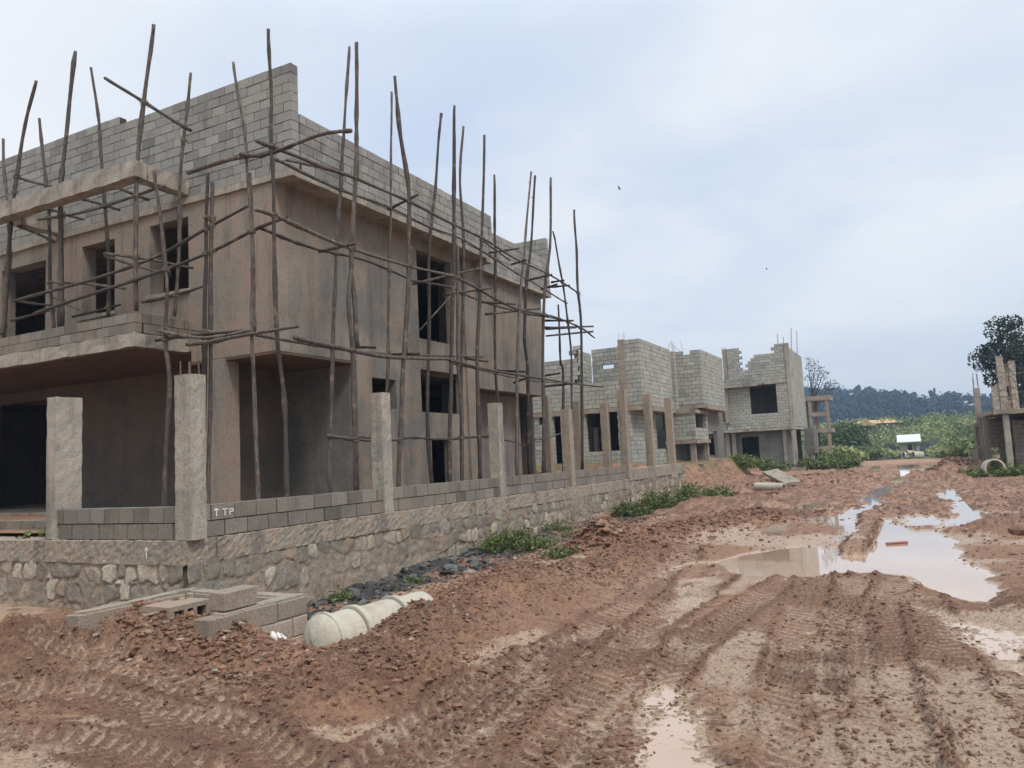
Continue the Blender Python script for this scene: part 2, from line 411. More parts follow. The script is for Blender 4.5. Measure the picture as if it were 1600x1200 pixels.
for k, x0 in enumerate((-3.4, -2.3, -.9, .5, 1.6, 2.8)):     # long ruts down the street
    c = x0+np.sin(y*.09+k*1.7)*.5+fbm(y*.3, y*0+k, 2, 71)*.4
    a = (x-c)/.3; mm = smooth((y-13)/5)*smooth((75-y)/20)
    h += mm*(-(.07+.035*(k in (2, 3)))*np.exp(-a*a)+.03*np.exp(-(np.abs(a)-1.7)**2*2)*(.6+fbm(x*2, y*.8, 3, 73)))
# puddle basins
def inpoly(pp):
    pp = np.array([G(*q) for q in pp]); r = np.zeros(x.shape, bool)
    lo, hi = pp.min(0), pp.max(0); idx = np.where((x > lo[0]-.5) & (x < hi[0]+.5) & (y > lo[1]-.5) & (y < hi[1]+.5))[0]
    xx = x[idx]+fbm(x[idx]*2.2, y[idx]*2.2, 4, 81)*.16; yy = y[idx]+fbm(x[idx]*2.2+9, y[idx]*2.2, 4, 82)*.22
    ins = np.zeros(len(idx), bool); dm = np.full(len(idx), 9.)
    for a, b in zip(pp, np.roll(pp, -1, 0)):
        c = ((a[1] > yy) != (b[1] > yy)) & (xx < (b[0]-a[0])*(yy-a[1])/(b[1]-a[1]+1e-9)+a[0]); ins ^= c
        d = b-a; t = np.clip(((xx-a[0])*d[0]+(yy-a[1])*d[1])/(d@d), 0, 1)
        dm = np.minimum(dm, np.hypot(xx-a[0]-t*d[0], yy-a[1]-t*d[1]))
    sd = np.where(ins, dm, -dm); out = np.full(x.shape, -9.); out[idx] = sd; return out
WL = -.034
PUD = [
 ([(985, 903), (1010, 882), (1060, 872), (1110, 874), (1150, 862), (1200, 855), (1245, 848), (1300, 850), (1330, 845), (1335, 838), (1350, 815), (1372, 800),
   (1395, 808), (1430, 826), (1475, 822), (1492, 805), (1502, 830), (1512, 855), (1545, 885), (1580, 915), (1602, 945), (1585, 955), (1530, 958), (1500, 952), (1468, 930),
   (1420, 915), (1405, 898), (1340, 894), (1290, 898), (1220, 900), (1150, 901), (1120, 884), (1075, 886), (1035, 905)], .1),
 ([(1288, 816), (1300, 807), (1345, 806), (1340, 815), (1320, 820)], .08),
 ([(1400, 818), (1412, 804), (1470, 803), (1476, 822)], .08),
 ([(1507, 795), (1518, 795), (1536, 825), (1528, 827)], .07),
 ([(1560, 812), (1640, 812), (1640, 825), (1575, 823)], .07),
 ([(955, 1125), (975, 1090), (1010, 1062), (1045, 1045), (1060, 1062), (1085, 1072), (1105, 1095), (1150, 1085), (1135, 1130), (1120, 1230), (935, 1230)], .052),
 ([(690, 1012), (760, 1000), (860, 998), (850, 1012), (740, 1022)], .035),
 ([(820, 1035), (850, 1030), (875, 1060), (850, 1110), (770, 1160), (720, 1165), (790, 1115), (838, 1080)], .055),
 ([(1240, 985), (1265, 975), (1305, 977), (1290, 992)], .05),
 ([(1392, 940), (1412, 936), (1420, 948), (1405, 965)], .05),
 ([(1420, 935), (1500, 955), (1570, 968), (1640, 985), (1640, 1080), (1570, 1060), (1500, 1020), (1450, 970)], .045),
 ([(1060, 905), (1120, 890), (1140, 905), (1110, 950), (1040, 985), (1000, 1010), (1030, 950)], .012),
]
wetm = np.zeros_like(x)
isl = np.zeros_like(x)
d_, s_, t_ = near_poly(smoothline([G(*q) for q in [(1368, 800), (1352, 828), (1333, 862)]])); isl = smooth((.24+.2*cl1-d_)/.14)
for pp, dep in PUD:
    sd = inpoly(pp); k = smooth((sd+.12)/.3)
    if dep >= .07: k = k*(1-isl)
    tgt = WL-dep*.5*smooth(sd/.5)+.012*(1-smooth(sd/.2))+fbm(x*1.4, y*1.4, 3, 85)*.012+cl2*.012*(dep < .06)+np.maximum(fineb, -.004)*(dep < .06)*1.2
    h = h*(1-k)+tgt*k
    wetm = np.maximum(wetm, smooth((sd+.45)/.5))
h += isl*(.0+.05*cl1+fineb)
keep = 1-np.clip(wetm, 0, 1)
h = np.where((wetm < .02) & (y < 14), np.maximum(h, WL+.004+.012*fbm(x*2, y*2, 3, 87)), h)
# spoil heaps and banks: (picture points of the foot, height, half width, seed)
def bank(pts, hh, wd, seed, lump=1.0, flat=False):
    global h, clod
    Lp = smoothline([G(*q) if not flat else q for q in pts]); 
    hs = np.interp(np.linspace(0, 1, len(Lp)), np.linspace(0, 1, len(hh)), hh)
    pts_ = np.array(Lp); acc = np.r_[0, np.cumsum(np.hypot(*np.diff(pts_, axis=0).T))]
    d = np.full(x.shape, 9.); S = np.zeros_like(x)
    d, S, T = near_poly(Lp)
    hv = np.interp(S, acc, hs); d = d+fbm(x*1.5, y*1.5, 3, seed)*.25*wd
    k = np.exp(-(np.clip(d, 0, 9)/wd)**2)*(d < 1.6)
    lumpy = 1+lump*(.25*fbm(wx*1.7, wy*1.7, 4, seed+3)+.25*cl1)
    h = h+hv*k*lumpy+(.035*(b1-.15)+.022*(b2-.15)+.012*(b3-.2)+.04*(cl1-.15))*k*np.clip(nearf+.2, 0, 1)
    clod = np.maximum(clod, k*.75*smooth(cl2*1.5+.55))
bank([(560, 1075), (640, 1020), (720, 985), (800, 945), (870, 920), (950, 895), (1040, 862)], [.1, .26, .37, .36, .28, .17, .09], .6, 101)
bank([(960, 868), (1010, 845), (1080, 828), (1160, 812), (1240, 800)], [.09, .15, .19, .17, .06], .7, 111)
bank([(900, 860), (945, 862), (990, 850)], [.1, .36, .1], .45, 115)
bank([(235, 1020), (320, 1030), (400, 1045)], [.2, .38, .16], .48, 121)
_n = P(100, 972, z=.33)
bank([(_n[0]-1.6, _n[1]-.1), (_n[0], _n[1]-.25), (_n[0]+1.0, _n[1]-.45)], [.24, .3, .15], .6, 123, .5, True)
bank([(180, 990), (260, 1010)], [.1, .22], .5, 125)
bank([(440, 1100), (560, 1110), (640, 1080)], [.05, .16, .08], .45, 131)
bank([(0, 1030), (100, 1015), (180, 1005)], [.12, .1, .08], .8, 135)
bank([(1120, 770), (1180, 765), (1260, 752), (1330, 742)], [.25, .3, .25, .2], 1.2, 141)
bank([(1100, 790), (1180, 785), (1280, 765)], [.25, .22, .15], 1.0, 143)
bank([(1470, 745), (1500, 738), (1530, 730)], [.3, .6, .4], 1.3, 147)
bank([(1545, 830), (1600, 822), (1660, 815)], [.15, .25, .2], .7, 149)
bank([(1560, 950), (1620, 945)], [.05, .12], .4, 151)
# ditch along the stone wall
dx = smooth((-5.95-x+.35*fbm(x*.8, y*.8, 3, 161))/1.1)*(x > -9.5)
zone = dx*smooth((y-5.6)/1.2)*smooth((26-y)/6)
dz = np.interp(y, [5, 7, 9.5, 11.8, 14, 20, 26], [-.2, -.3, -.3, -.14, -.1, -.15, -.1])
h = h*(1-zone)+(dz+cl2*.05+.03*fbm(wx*14, wy*14, 2, 165)+.12*fbm(x*.9, y*.9, 3, 167))*zone
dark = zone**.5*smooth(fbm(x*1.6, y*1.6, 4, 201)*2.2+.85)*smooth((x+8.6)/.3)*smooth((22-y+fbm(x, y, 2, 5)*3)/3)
lz = smooth((-5.6-x)/1.0)*smooth((7.4-y)/1.0); h = h-lz*.14
# land beyond the road: gentle fall, side ground, hill
h += -.35*smooth((y-45)/60)
side = smooth((np.abs(x+1.2)-6.5)/3)*smooth((y-24)/6)
h += .95*smooth((-8.25-x)/1.3)*smooth((y-31.1)/.8)*smooth((62-y)/16)
h += side*(.25+.25*fbm(x*.25, y*.25, 3, 171))*smooth((120-y)/60)
grass = side*smooth(fbm(x*.3, y*.3, 4, 173)*1.6+.55)
grass = np.maximum(grass, smooth((y-84)/8+fbm(x*.2, y*.2, 3, 175)))
ridge_w = 1+.35*fbm(x*.006, y*0, 3, 181)
HZ = smooth((y-330)/225)*(23.8-.165*np.clip(x, -160, 150)+1.6*fbm(x*.02, y*0, 3, 181))
h += HZ*(1+.04*fbm(x*.03, y*.03, 3, 183)) + 1.5*smooth((y-110)/60)
wet = np.clip(smooth((WL+.028+.02*fbm(x*3, y*3, 3, 191)-h)/.03)*smooth((wetm-.02)*5+.2*fbm(x*2, y*2, 3, 193)), 0, 1)
flat = smooth((.1+.55*fbm(x*.6, y*.6, 4, 195)+.15*fbm(x*3, y*3, 3, 197)-.06-clod*.45)*5)*(h < .07)*(1-zone)*(1-.75*smooth((y-16)/8))
wet = np.clip(np.maximum(np.maximum(wet, flat*.65), tread*.5*fade), 0, 1)*(1-np.clip(grass, 0, 1))
HG = h.reshape(XX.shape)
def gz(px_, py_):
    i = int(np.clip(np.searchsorted(xs, px_), 1, len(xs)-1)); j = int(np.clip(np.searchsorted(ys, py_), 1, len(ys)-1))
    return float(HG[j, i])
ny, nx = XX.shape
me = bpy.data.meshes.new('ground')
co = np.stack([x, y, h], 1).astype(np.float32)
idx = np.arange(nx*ny).reshape(ny, nx)
q = np.stack([idx[:-1, :-1], idx[:-1, 1:], idx[1:, 1:], idx[1:, :-1]], -1).reshape(-1, 4)
me.vertices.add(len(co)); me.vertices.foreach_set('co', co.ravel())
me.loops.add(q.size); me.loops.foreach_set('vertex_index', q.ravel().astype(np.int32))
me.polygons.add(len(q)); me.polygons.foreach_set('loop_start', np.arange(0, q.size, 4, dtype=np.int32))
me.update(calc_edges=True)
me.polygons.foreach_set('use_smooth', np.ones(len(q), bool))
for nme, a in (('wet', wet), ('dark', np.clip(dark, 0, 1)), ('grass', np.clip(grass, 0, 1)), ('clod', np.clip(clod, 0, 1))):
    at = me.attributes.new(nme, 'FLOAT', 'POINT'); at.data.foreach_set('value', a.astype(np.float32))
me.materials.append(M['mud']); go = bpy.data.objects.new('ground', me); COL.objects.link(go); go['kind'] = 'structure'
# puddle water: one level sheet, seen wherever the mud dips below it
mb = MB(); mb.add([(-5.6, 3.0, WL), (5.5, 3.0, WL), (5.5, 21, WL), (-5.6, 21, WL)], [(0, 1, 2, 3)])
mb.add([(-4.5, 21.0, WL), (1.2, 21, WL), (1.2, 60, WL), (-4.5, 60, WL)], [(0, 1, 2, 3)])
mb.build('puddle_water', M['water'], kind='structure')

# ------------------------------------------------------------------ building helpers
def sheet_wall(mb, axis, fixed, a0, a1, z0, z1, th, holes=(), tint=.5):
    """solid wall; axis 'x' runs along X at y=fixed..fixed+th, axis 'y' runs along Y at x=fixed..fixed+th; holes (a0,a1,z0,z1)"""
    A = sorted(set([a0, a1]+[min(max(v, a0), a1) for hh in holes for v in hh[:2]])); Z = sorted(set([z0, z1]+[min(max(v, z0), z1) for hh in holes for v in hh[2:]]))
    def solid(i, j):
        if i < 0 or j < 0 or i >= len(A)-1 or j >= len(Z)-1: return False
        a = (A[i]+A[i+1])/2; z = (Z[j]+Z[j+1])/2
        return not any(hh[0] < a < hh[1] and hh[2] < z < hh[3] for hh in holes)
    def pt(a, d, z): return (a, fixed+d, z) if axis == 'x' else (fixed+d, a, z)
    for i in range(len(A)-1):
        for j in range(len(Z)-1):
            if not solid(i, j): continue
            a, b, c, d = A[i], A[i+1], Z[j], Z[j+1]
            fl = [[pt(a, 0, c), pt(b, 0, c), pt(b, 0, d), pt(a, 0, d)], [pt(b, th, c), pt(a, th, c), pt(a, th, d), pt(b, th, d)]]
            if not solid(i-1, j): fl.append([pt(a, th, c), pt(a, 0, c), pt(a, 0, d), pt(a, th, d)])
            if not solid(i+1, j): fl.append([pt(b, 0, c), pt(b, th, c), pt(b, th, d), pt(b, 0, d)])
            if not solid(i, j-1): fl.append([pt(a, 0, c), pt(a, th, c), pt(b, th, c), pt(b, 0, c)])
            if not solid(i, j+1): fl.append([pt(a, 0, d), pt(b, 0, d), pt(b, th, d), pt(a, th, d)])
            for q_ in fl: mb.add(q_, [(0, 1, 2, 3)], tint)
def block_wall(axis, fixed, a0, a1, z0, top, th=.2, holes=(), bl=.4, bh=.2, jit=.006, gap=.009, mb=None, mm=None):
    """real blocks with recessed joints; top = height or function of position"""
    mb = mb or MB(); mm = mm or MB()
    tf = top if callable(top) else (lambda a: top)
    n = int(math.ceil((max(tf(a0+(a1-a0)*k/60+1e-6*(k == 0)-1e-6*(k == 60)) for k in range(61))-z0)/bh+.01))
    for c in range(n):
        zb = z0+c*bh; zt = zb+bh; zc = zb+bh/2
        segs = [(a0, a1)]
        for hh in holes:
            if hh[2] < zc < hh[3]:
                ns = []
                for s0, s1 in segs:
                    if hh[1] <= s0 or hh[0] >= s1: ns.append((s0, s1))
                    else:
                        if hh[0] > s0: ns.append((s0, hh[0]))
                        if hh[1] < s1: ns.append((hh[1], s1))
                segs = ns
        off = (c % 2)*bl/2+(0 if c % 3 else .03)
        for s0, s1 in segs:
            k = math.floor((s0-a0-off)/bl); p = a0+off+k*bl
            while p < s1-1e-6:
                q0, q1 = max(p, s0), min(p+bl, s1); p += bl
                if s1-q1 < .07: q1 = s1; p = s1
                if q1-q0 < .03: continue
                if zt > tf((q0+q1)/2)+bh*.45: continue
                e = rng.uniform(-jit, jit); tn = float(np.clip(rng.normal(.5, .24), 0, 1))
                if axis == 'x':
                    mb.box(q0+gap, q1-gap, fixed+e, fixed+th+e, zb+gap, zt-gap*.6, tn, jit*.5)
                    mm.box(q0+(.014 if q0 <= s0+1e-6 else 0), q1-(.014 if q1 >= s1-1e-6 else 0), fixed+.02, fixed+th-.02, zb-.004, zt-.012)
                else:
                    mb.box(fixed+e, fixed+th+e, q0+gap, q1-gap, zb+gap, zt-gap*.6, tn, jit*.5)
                    mm.box(fixed+.02, fixed+th-.02, q0+(.014 if q0 <= s0+1e-6 else 0), q1-(.014 if q1 >= s1-1e-6 else 0), zb-.004, zt-.012)
    return mb, mm
def bw(parent, name, material, *a, label=None, **k):
    mb, mm = block_wall(*a, **k)
    o = mb.build(name, material, parent)
    if label: o['label'] = label
    mm.build('mortar', M['mortar'], o); return o
def rough_box(mb, x0, x1, y0, y1, z0, z1, step=.25, amp=.012, tint=.5):
    """cast concrete member with uneven arrises: a subdivided box with small displacement"""
    def div(a, b): return np.linspace(a, b, max(2, int(abs(b-a)/step)+2))
    ax, ay, az = div(x0, x1), div(y0, y1), div(z0, z1); ids = {}; vs = []; fs = []
    def vid(i, j, k):
        if (i, j, k) not in ids:
            ids[(i, j, k)] = len(vs); vs.append(np.array([ax[i], ay[j], az[k]])+rng.uniform(-amp, amp, 3))
        return ids[(i, j, k)]
    I, J, Kk = len(ax)-1, len(ay)-1, len(az)-1
    for i in range(I):
        for j in range(J):
            fs.append((vid(i, j, 0), vid(i, j+1, 0), vid(i+1, j+1, 0), vid(i+1, j, 0))); fs.append((vid(i, j, Kk), vid(i+1, j, Kk), vid(i+1, j+1, Kk), vid(i, j+1, Kk)))
    for i in range(I):
        for k in range(Kk):
            fs.append((vid(i, 0, k), vid(i+1, 0, k), vid(i+1, 0, k+1), vid(i, 0, k+1))); fs.append((vid(i, J, k), vid(i, J, k+1), vid(i+1, J, k+1), vid(i+1, J, k)))
    for j in range(J):
        for k in range(Kk):
            fs.append((vid(0, j, k), vid(0, j, k+1), vid(0, j+1, k+1), vid(0, j+1, k))); fs.append((vid(I, j, k), vid(I, j+1, k), vid(I, j+1, k+1), vid(I, j, k+1)))
    mb.add(vs, fs, tint)
def rb(parent, name, material, *a, **k):
    mb = MB(); rough_box(mb, *a, **k); return mb.build(name, material, parent)
def bars(parent, cx_, cy_, z0, n=4, L=.3, s=.1, r=.007, lean=.05):
    for i in range(n):
        dx_, dy_ = ((-s, -s), (s, -s), (s, s), (-s, s))[i % 4]; l = L*random.uniform(.7, 1.2)
        b = MB(); b.tube([(cx_+dx_, cy_+dy_, z0-.02), (cx_+dx_+random.uniform(-lean, lean)*L, cy_+dy_+random.uniform(-lean, lean)*L, z0+l)], r, n=5)
        b.build('rebar', M['rebar'], parent)
# ------------------------------------------------------------------ the big plastered house
X0, YF, XW = -10.35, 11.26, -10.9
XL = -25.0; YB = 24.4
H1 = thing('unfinished_house', (-12, 14, 1.0), 'large raw plastered two storey house wrapped in pole scaffolding behind the stone wall', 'house')
FL = .98       # yard / floor level
mb = MB()      # front upper wall with three openings
sheet_wall(mb, 'x', YF, XL, XW, 4.06, 7.5, .36, [(XL-.1, -13.3, 4.0, 4.3), (-14.59, -13.36, 5.66, 7.24), (-16.97, -15.78, 5.5, 7.18), (-20.2, -18.36, 4.62, 7.1), (-23.6, -21.6, 5.6, 7.15)])
mb.build('front_wall', M['plaster_pink'], H1)
mb = MB()      # street side wall, two storeys, upper part over the corner porch
sheet_wall(mb, 'y', XW-.22, YF+.362, 13.73, 4.06, 7.5, .22)
sheet_wall(mb, 'y', XW-.22, 13.73, 18.55, FL, 7.5, .22, [(14.28, 15.22, 3.03, 3.74), (16.3, 18.0, 4.9, 7.22), (16.3, 18.36, 3.0, 4.1), (16.68, 17.62, FL-.01, 2.33)])
sheet_wall(mb, 'y', XW-.3, 19.2, 23.9, 3.8, 7.3, .22)
sheet_wall(mb, 'y', XW-1.1, 19.2, 23.6, FL, 3.8, .22)
mb.build('side_wall', M['plaster'], H1)
mb = MB(); sheet_wall(mb, 'x', 19.0, XW-1.1, XW-.21, FL, 7.499, .19); mb.build('bay_wall', M['plaster'], H1); mb = MB(); sheet_wall(mb, 'x', 23.9, -16, XW-.08, 3.8, 7.3, .2); mb.build('bay_wall', M['plaster'], H1)
rb(H1, 'pilaster', M['plaster'], XW-.2, XW+.06, 18.56, 19.196, FL, 7.5, amp=.005)
# corner porch
rb(H1, 'column', M['plaster_pink'], -12.94, -12.3, YF, YF+.35, FL, 4.05, amp=.004)
mb = MB(); sheet_wall(mb, 'x', 13.73, -13.2, XW-.222, FL, 4.05, .2); mb.build('porch_wall', M['plaster_grey'], H1)
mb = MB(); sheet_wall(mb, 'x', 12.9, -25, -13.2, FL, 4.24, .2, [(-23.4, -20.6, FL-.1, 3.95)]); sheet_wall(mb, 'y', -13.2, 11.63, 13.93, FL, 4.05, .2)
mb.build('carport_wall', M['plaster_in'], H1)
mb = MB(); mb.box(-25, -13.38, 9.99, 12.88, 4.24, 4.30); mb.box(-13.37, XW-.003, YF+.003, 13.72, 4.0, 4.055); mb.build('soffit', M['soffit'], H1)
# floors and inside walls that keep the rooms dark
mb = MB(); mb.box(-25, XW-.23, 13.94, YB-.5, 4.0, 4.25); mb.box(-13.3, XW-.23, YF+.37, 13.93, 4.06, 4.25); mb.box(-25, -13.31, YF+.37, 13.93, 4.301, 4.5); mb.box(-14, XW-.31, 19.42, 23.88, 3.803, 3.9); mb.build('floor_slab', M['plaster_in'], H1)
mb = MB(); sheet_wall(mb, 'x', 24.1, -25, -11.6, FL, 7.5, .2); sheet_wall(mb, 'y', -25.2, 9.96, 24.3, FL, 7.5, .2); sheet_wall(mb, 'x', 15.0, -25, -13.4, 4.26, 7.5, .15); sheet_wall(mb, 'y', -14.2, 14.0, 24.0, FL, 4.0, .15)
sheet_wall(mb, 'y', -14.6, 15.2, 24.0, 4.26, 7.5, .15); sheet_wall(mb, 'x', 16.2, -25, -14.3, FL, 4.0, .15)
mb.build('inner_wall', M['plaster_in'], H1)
mb = MB(); mb.box(-25, XW-.2, YF+.0, YB, FL-.4, FL-.002); mb.build('ground_floor', M['concrete_tan'], H1)
mb = MB(); mb.box(-25, X0-.03, 19.155, 19.5, 7.424, 7.64); rough_box(mb, -25, X0, YF-.05, 19.15, 7.5, 7.64, amp=.006); rough_box(mb, -25, X0-.4, 19.16, 24.5, 7.3, 7.42, amp=.006)
mb.build('roof_slab', M['concrete'], H1)
def ftop(a):
    if a < -15.42: return 9.98
    return 9.8
bw(H1, 'front_parapet', M['block'], 'x', YF-.02, XL, X0-.005, 7.65, lambda a: 10.05 if a < -15.42 else 9.85, th=.2)
bw(H1, 'side_parapet', M['block'], 'y', X0-.2, YF+.19, 19.5, 7.65, 8.8)
bw(H1, 'side_parapet', M['block'], 'y', X0-.62, 19.51, 24.3, 7.43, 8.65)
bw(H1, 'side_parapet', M['block'], 'x', 24.31, -12.6, X0-.42, 7.43, 9.4)
# balcony with block parapet
BAL = rb(H1, 'balcony', M['concrete'], -25, -13.36, 9.96, 11.255, 4.27, 4.55, amp=.012)
bw(BAL, 'block_parapet', M['block3'], 'x', 9.98, -25, -13.36, 4.555, 4.96, th=.15)
bw(BAL, 'block_parapet', M['block3'], 'y', -13.51, 10.135, 11.25, 4.555, 4.96, th=.15)
# concrete frame over the balcony
mb = MB(); rough_box(mb, -25, -13.3, 9.92, 10.22, 7.72, 8.06, amp=.018); rough_box(mb, -13.6, -13.3, 10.225, 11.23, 7.7, 8.03, amp=.018)
rough_box(mb, -17.9, -17.62, 10.225, 11.23, 7.6, 7.92, amp=.015); mb.build('frame_beam', M['concrete'], H1)
# ledge / opening trims
mb = MB()
for a0, a1, z0 in ((-14.65, -13.3, 5.66), (-17.03, -15.72, 5.5)): rb(H1, 'window_sill', M['concrete'], a0, a1, YF-.05, YF-.003, z0-.09, z0-.005, amp=.006)

# ------------------------------------------------------------------ compound wall of the big house
CX, CY = -8.3, 6.92
CW = thing('compound_wall', (CX, CY, 0), 'rubble stone boundary wall with block courses and concrete posts in front of the scaffolded house', 'wall')
def stone_sheet(parent, name, axis, fixed, a0, a1, z0, z1, ztop_fn=None, step=.02, cell=(.28, .3), seed=0, out=-1, tone=1.0):
    A = np.arange(a0, a1+step, step); Z = np.arange(z0, z1+step*.5, step); AA, ZZ = np.meshgrid(A, Z)
    wa = AA+fbm(AA*2.2, ZZ*2.2, 3, seed+1)*.10; wz = ZZ+fbm(AA*2.2+7, ZZ*2.2, 3, seed+2)*.08
    ca, cz = wa/cell[0], wz/cell[1]; ca = ca+.5*(np.floor(cz).astype(int) % 2)
    f1 = np.full(AA.shape, 9.); f2 = np.full(AA.shape, 9.); id1 = np.zeros(AA.shape)
    ia, iz = np.floor(ca), np.floor(cz)
    for da in (-1, 0, 1):
        for dz_ in (-1, 0, 1):
            ga, gzz = ia+da, iz+dz_
            jx = ga+.2+.6*_hash(ga.astype(np.int64), gzz.astype(np.int64), seed+5); jz = gzz+.25+.5*_hash(ga.astype(np.int64), gzz.astype(np.int64), seed+6)
            sz = .75+.6*_hash(ga.astype(np.int64), gzz.astype(np.int64), seed+8)
            d = np.hypot((ca-jx)/sz, (cz-jz)*.95/sz); idv = _hash(ga.astype(np.int64), gzz.astype(np.int64), seed+7)
            nw = d < f1; f2 = np.where(nw, f1, np.minimum(f2, d)); id1 = np.where(nw, idv, id1); f1 = np.where(nw, d, f1)
    e = f2-f1; st = smooth((e-.1)/.13)*(1-.0*e)
    buried = smooth(fbm(AA*1.3, ZZ*1.3, 3, seed+9)*1.6+.4)*.7; st = st*(1-buried*.85)
    disp = st*(.013+.015*id1)+fbm(AA*9, ZZ*9, 3, seed+11)*.012+.03*fbm(AA*1.1, ZZ*1.1, 2, seed+12)
    grey = np.array([.29, .265, .215]); light = np.array([.46, .41, .32]); warm = np.array([.33, .25, .185]); dk_ = np.array([.2, .18, .145])
    mort = np.array([.34, .27, .2]); g_ = id1[..., None]
    sc = np.where(g_ < .4, grey, np.where(g_ < .62, dk_*1.25, np.where(g_ < .85, light, warm)))*(.85+.35*_hash((g_*1000).astype(np.int64), (g_*77).astype(np.int64), 3))
    edge = smooth((e-.02)/.1)*(1-smooth((e-.12)/.08))
    sc = sc*st[..., None]+mort*(1-st[..., None]); sc = sc*(1-.4*edge[..., None]*(1-buried[..., None]))*tone
    if axis == 'x': co = np.stack([AA, fixed+out*disp, ZZ], -1)
    else: co = np.stack([fixed-out*disp, AA, ZZ], -1)
    co = co.reshape(-1, 3)-np.array(ORG[parent.name])
    n_, m_ = AA.shape; idd = np.arange(n_*m_).reshape(n_, m_)
    q_ = np.stack([idd[:-1, :-1], idd[:-1, 1:], idd[1:, 1:], idd[1:, :-1]], -1).reshape(-1, 4)
    me = bpy.data.meshes.new(name); me.vertices.add(len(co)); me.vertices.foreach_set('co', co.astype(np.float32).ravel())
    me.loops.add(q_.size); me.loops.foreach_set('vertex_index', q_.ravel().astype(np.int32)); me.polygons.add(len(q_)); me.polygons.foreach_set('loop_start', np.arange(0, q_.size, 4, dtype=np.int32)); me.update(calc_edges=True)
    me.polygons.foreach_set('use_smooth', np.ones(len(q_), bool))
    a_ = me.attributes.new('scol', 'FLOAT_COLOR', 'POINT'); a_.data.foreach_set('color', np.concatenate([sc.reshape(-1, 3), np.ones((len(co), 1))], 1).astype(np.float32).ravel())
    me.materials.append(M['stone']); o = bpy.data.objects.new(name, me); COL.objects.link(o); o.parent = parent; return o
stone_sheet(CW, 'stone_base', 'x', CY-.05, -19, CX+.02, -.6, .6, seed=3, step=.018)
stone_sheet(CW, 'stone_base', 'y', CX+.05, CY-.03, 24.3, -.8, .6, seed=23, step=.02)
mb = MB(); mb.box(-19, CX-.01, CY, CY+.5, -.9, .55); mb.box(CX-.5, CX, CY+.51, 24.3, -.9, .55); mb.build('wall_core', M['concrete_tan'], CW)
mb = MB(); rough_box(mb, -19, CX+.03, CY-.07, CY+.45, .56, .86, step=.055, amp=.009); rough_box(mb, CX-.45, CX+.07, CY+.455, 24.25, .56, .86, step=.055, amp=.009)
mb.build('ground_beam', M['concrete_tan'], CW)
bw(CW, 'block_course', M['block3'], 'x', CY+.03, -11.0, CX-.17, .865, 1.31, bl=.3, bh=.215, th=.2)
bw(CW, 'block_course', M['block3'], 'y', CX-.22, CY+.22, 24.3, .865, 1.31, bl=.4, bh=.215, th=.2)
bw(CW, 'block_course', M['block3'], 'x', CY+.9, -19, -11.6, .87, 1.1, bl=.4, bh=.2, th=.2)
def post(parent, x0, x1, y0, y1, z0, z1, mt='concrete', rods=0, L=.2):
    o = rb(parent, 'post', M[mt], x0, x1, y0, y1, z0, z1, step=.09, amp=.005)
    if rods: bars(o, (x0+x1)/2, (y0+y1)/2, z1, rods, L, .08, .009)
    return o
post(CW, CX-.17, CX+.13, CY-.02, CY+.22, .87, 3.0, rods=4, L=.22)
post(CW, -11.22, -11.0, CY+.0, CY+.4, .87, 2.93)
for yy in (11.1, 15.45, 19.6): post(CW, CX-.23, CX+.02, yy, yy+.26, .72 if yy < 12 else .87, 3.0, 'concrete' if yy < 19 else 'concrete_tan')
# chalk marks on the blocks: an arrow with TP, and a plain arrow lower down
mb = MB()
def stroke(p0, p1, wd=.006, n=(0, -1, 0)):
    p0 = np.array(p0, float); p1 = np.array(p1, float); d = p1-p0; d /= np.linalg.norm(d); s = np.cross(d, n)*wd; nn = np.array(n)*.004
    vs = [p0-s, p1-s, p1+s, p0+s]; mb.add([v for v in vs]+[v+nn for v in vs], [(4, 5, 6, 7), (0, 1, 5, 4), (1, 2, 6, 5), (2, 3, 7, 6), (3, 0, 4, 7)])
xs_ = CX-.006; Y0 = P(338, 800, x=xs_)[1]; nn = (1, 0, 0)
def sy(u, v): return (xs_, Y0+u, 1.13+v)
for a, b in (((0, 0), (0, .11)), ((0, .11), (-.035, .075)), ((0, .11), (.035, .075)), ((.10, .085), (.19, .085)), ((.145, .085), (.145, 0)), ((.23, 0), (.23, .085)), ((.23, .085), (.29, .075)), ((.29, .075), (.29, .05)), ((.29, .05), (.23, .04))):
    stroke(sy(*a), sy(*b), .007, nn)
ya = CY-.088; xa = P(229, 860, y=ya)[0]
for a, b in (((0, 0), (0, .15)), ((0, .15), (-.03, .11)), ((0, .15), (.03, .11))): stroke((xa+a[0], ya, .64+a[1]), (xa+b[0], ya, .64+b[1]), .006)
mb.build('chalk_mark', M['white'], CW)

# second lot
C2 = thing('compound_wall', (CX, 24.4, 0), 'tan low boundary wall with six thin tall posts in front of the bare block house', 'wall')
mb = MB(); rough_box(mb, -16.5, CX+.08, 24.32, 24.75, .8, 1.18, step=.2, amp=.012); rough_box(mb, CX-.4, CX+.08, 24.76, 31.2, .8, 1.18, step=.2, amp=.012); mb.build('ground_beam', M['concrete_tan'], C2)
mb = MB(); mb.box(-16, CX-.01, 24.4, 24.8, -.8, .79); mb.box(CX-.4, CX, 24.81, 31.15, -.8, .79); mb.build('wall_core', M['concrete_tan'], C2)
stone_sheet(C2, 'stone_base', 'y', CX+.04, 24.3, 31.15, -.6, .82, seed=43, step=.035)
for px_, t_ in ((852, 620), (900, 628), (943, 630)):
    q_ = P(px_, t_, y=24.5); post(C2, q_[0]-.12, q_[0]+.12, 24.42, 24.66, 1.18, q_[2], 'concrete_tan')
for yy in (24.4, 27.2, 30.0): post(C2, CX-.22, CX+.04, yy, yy+.28, 1.19, 3.82, 'concrete_tan')
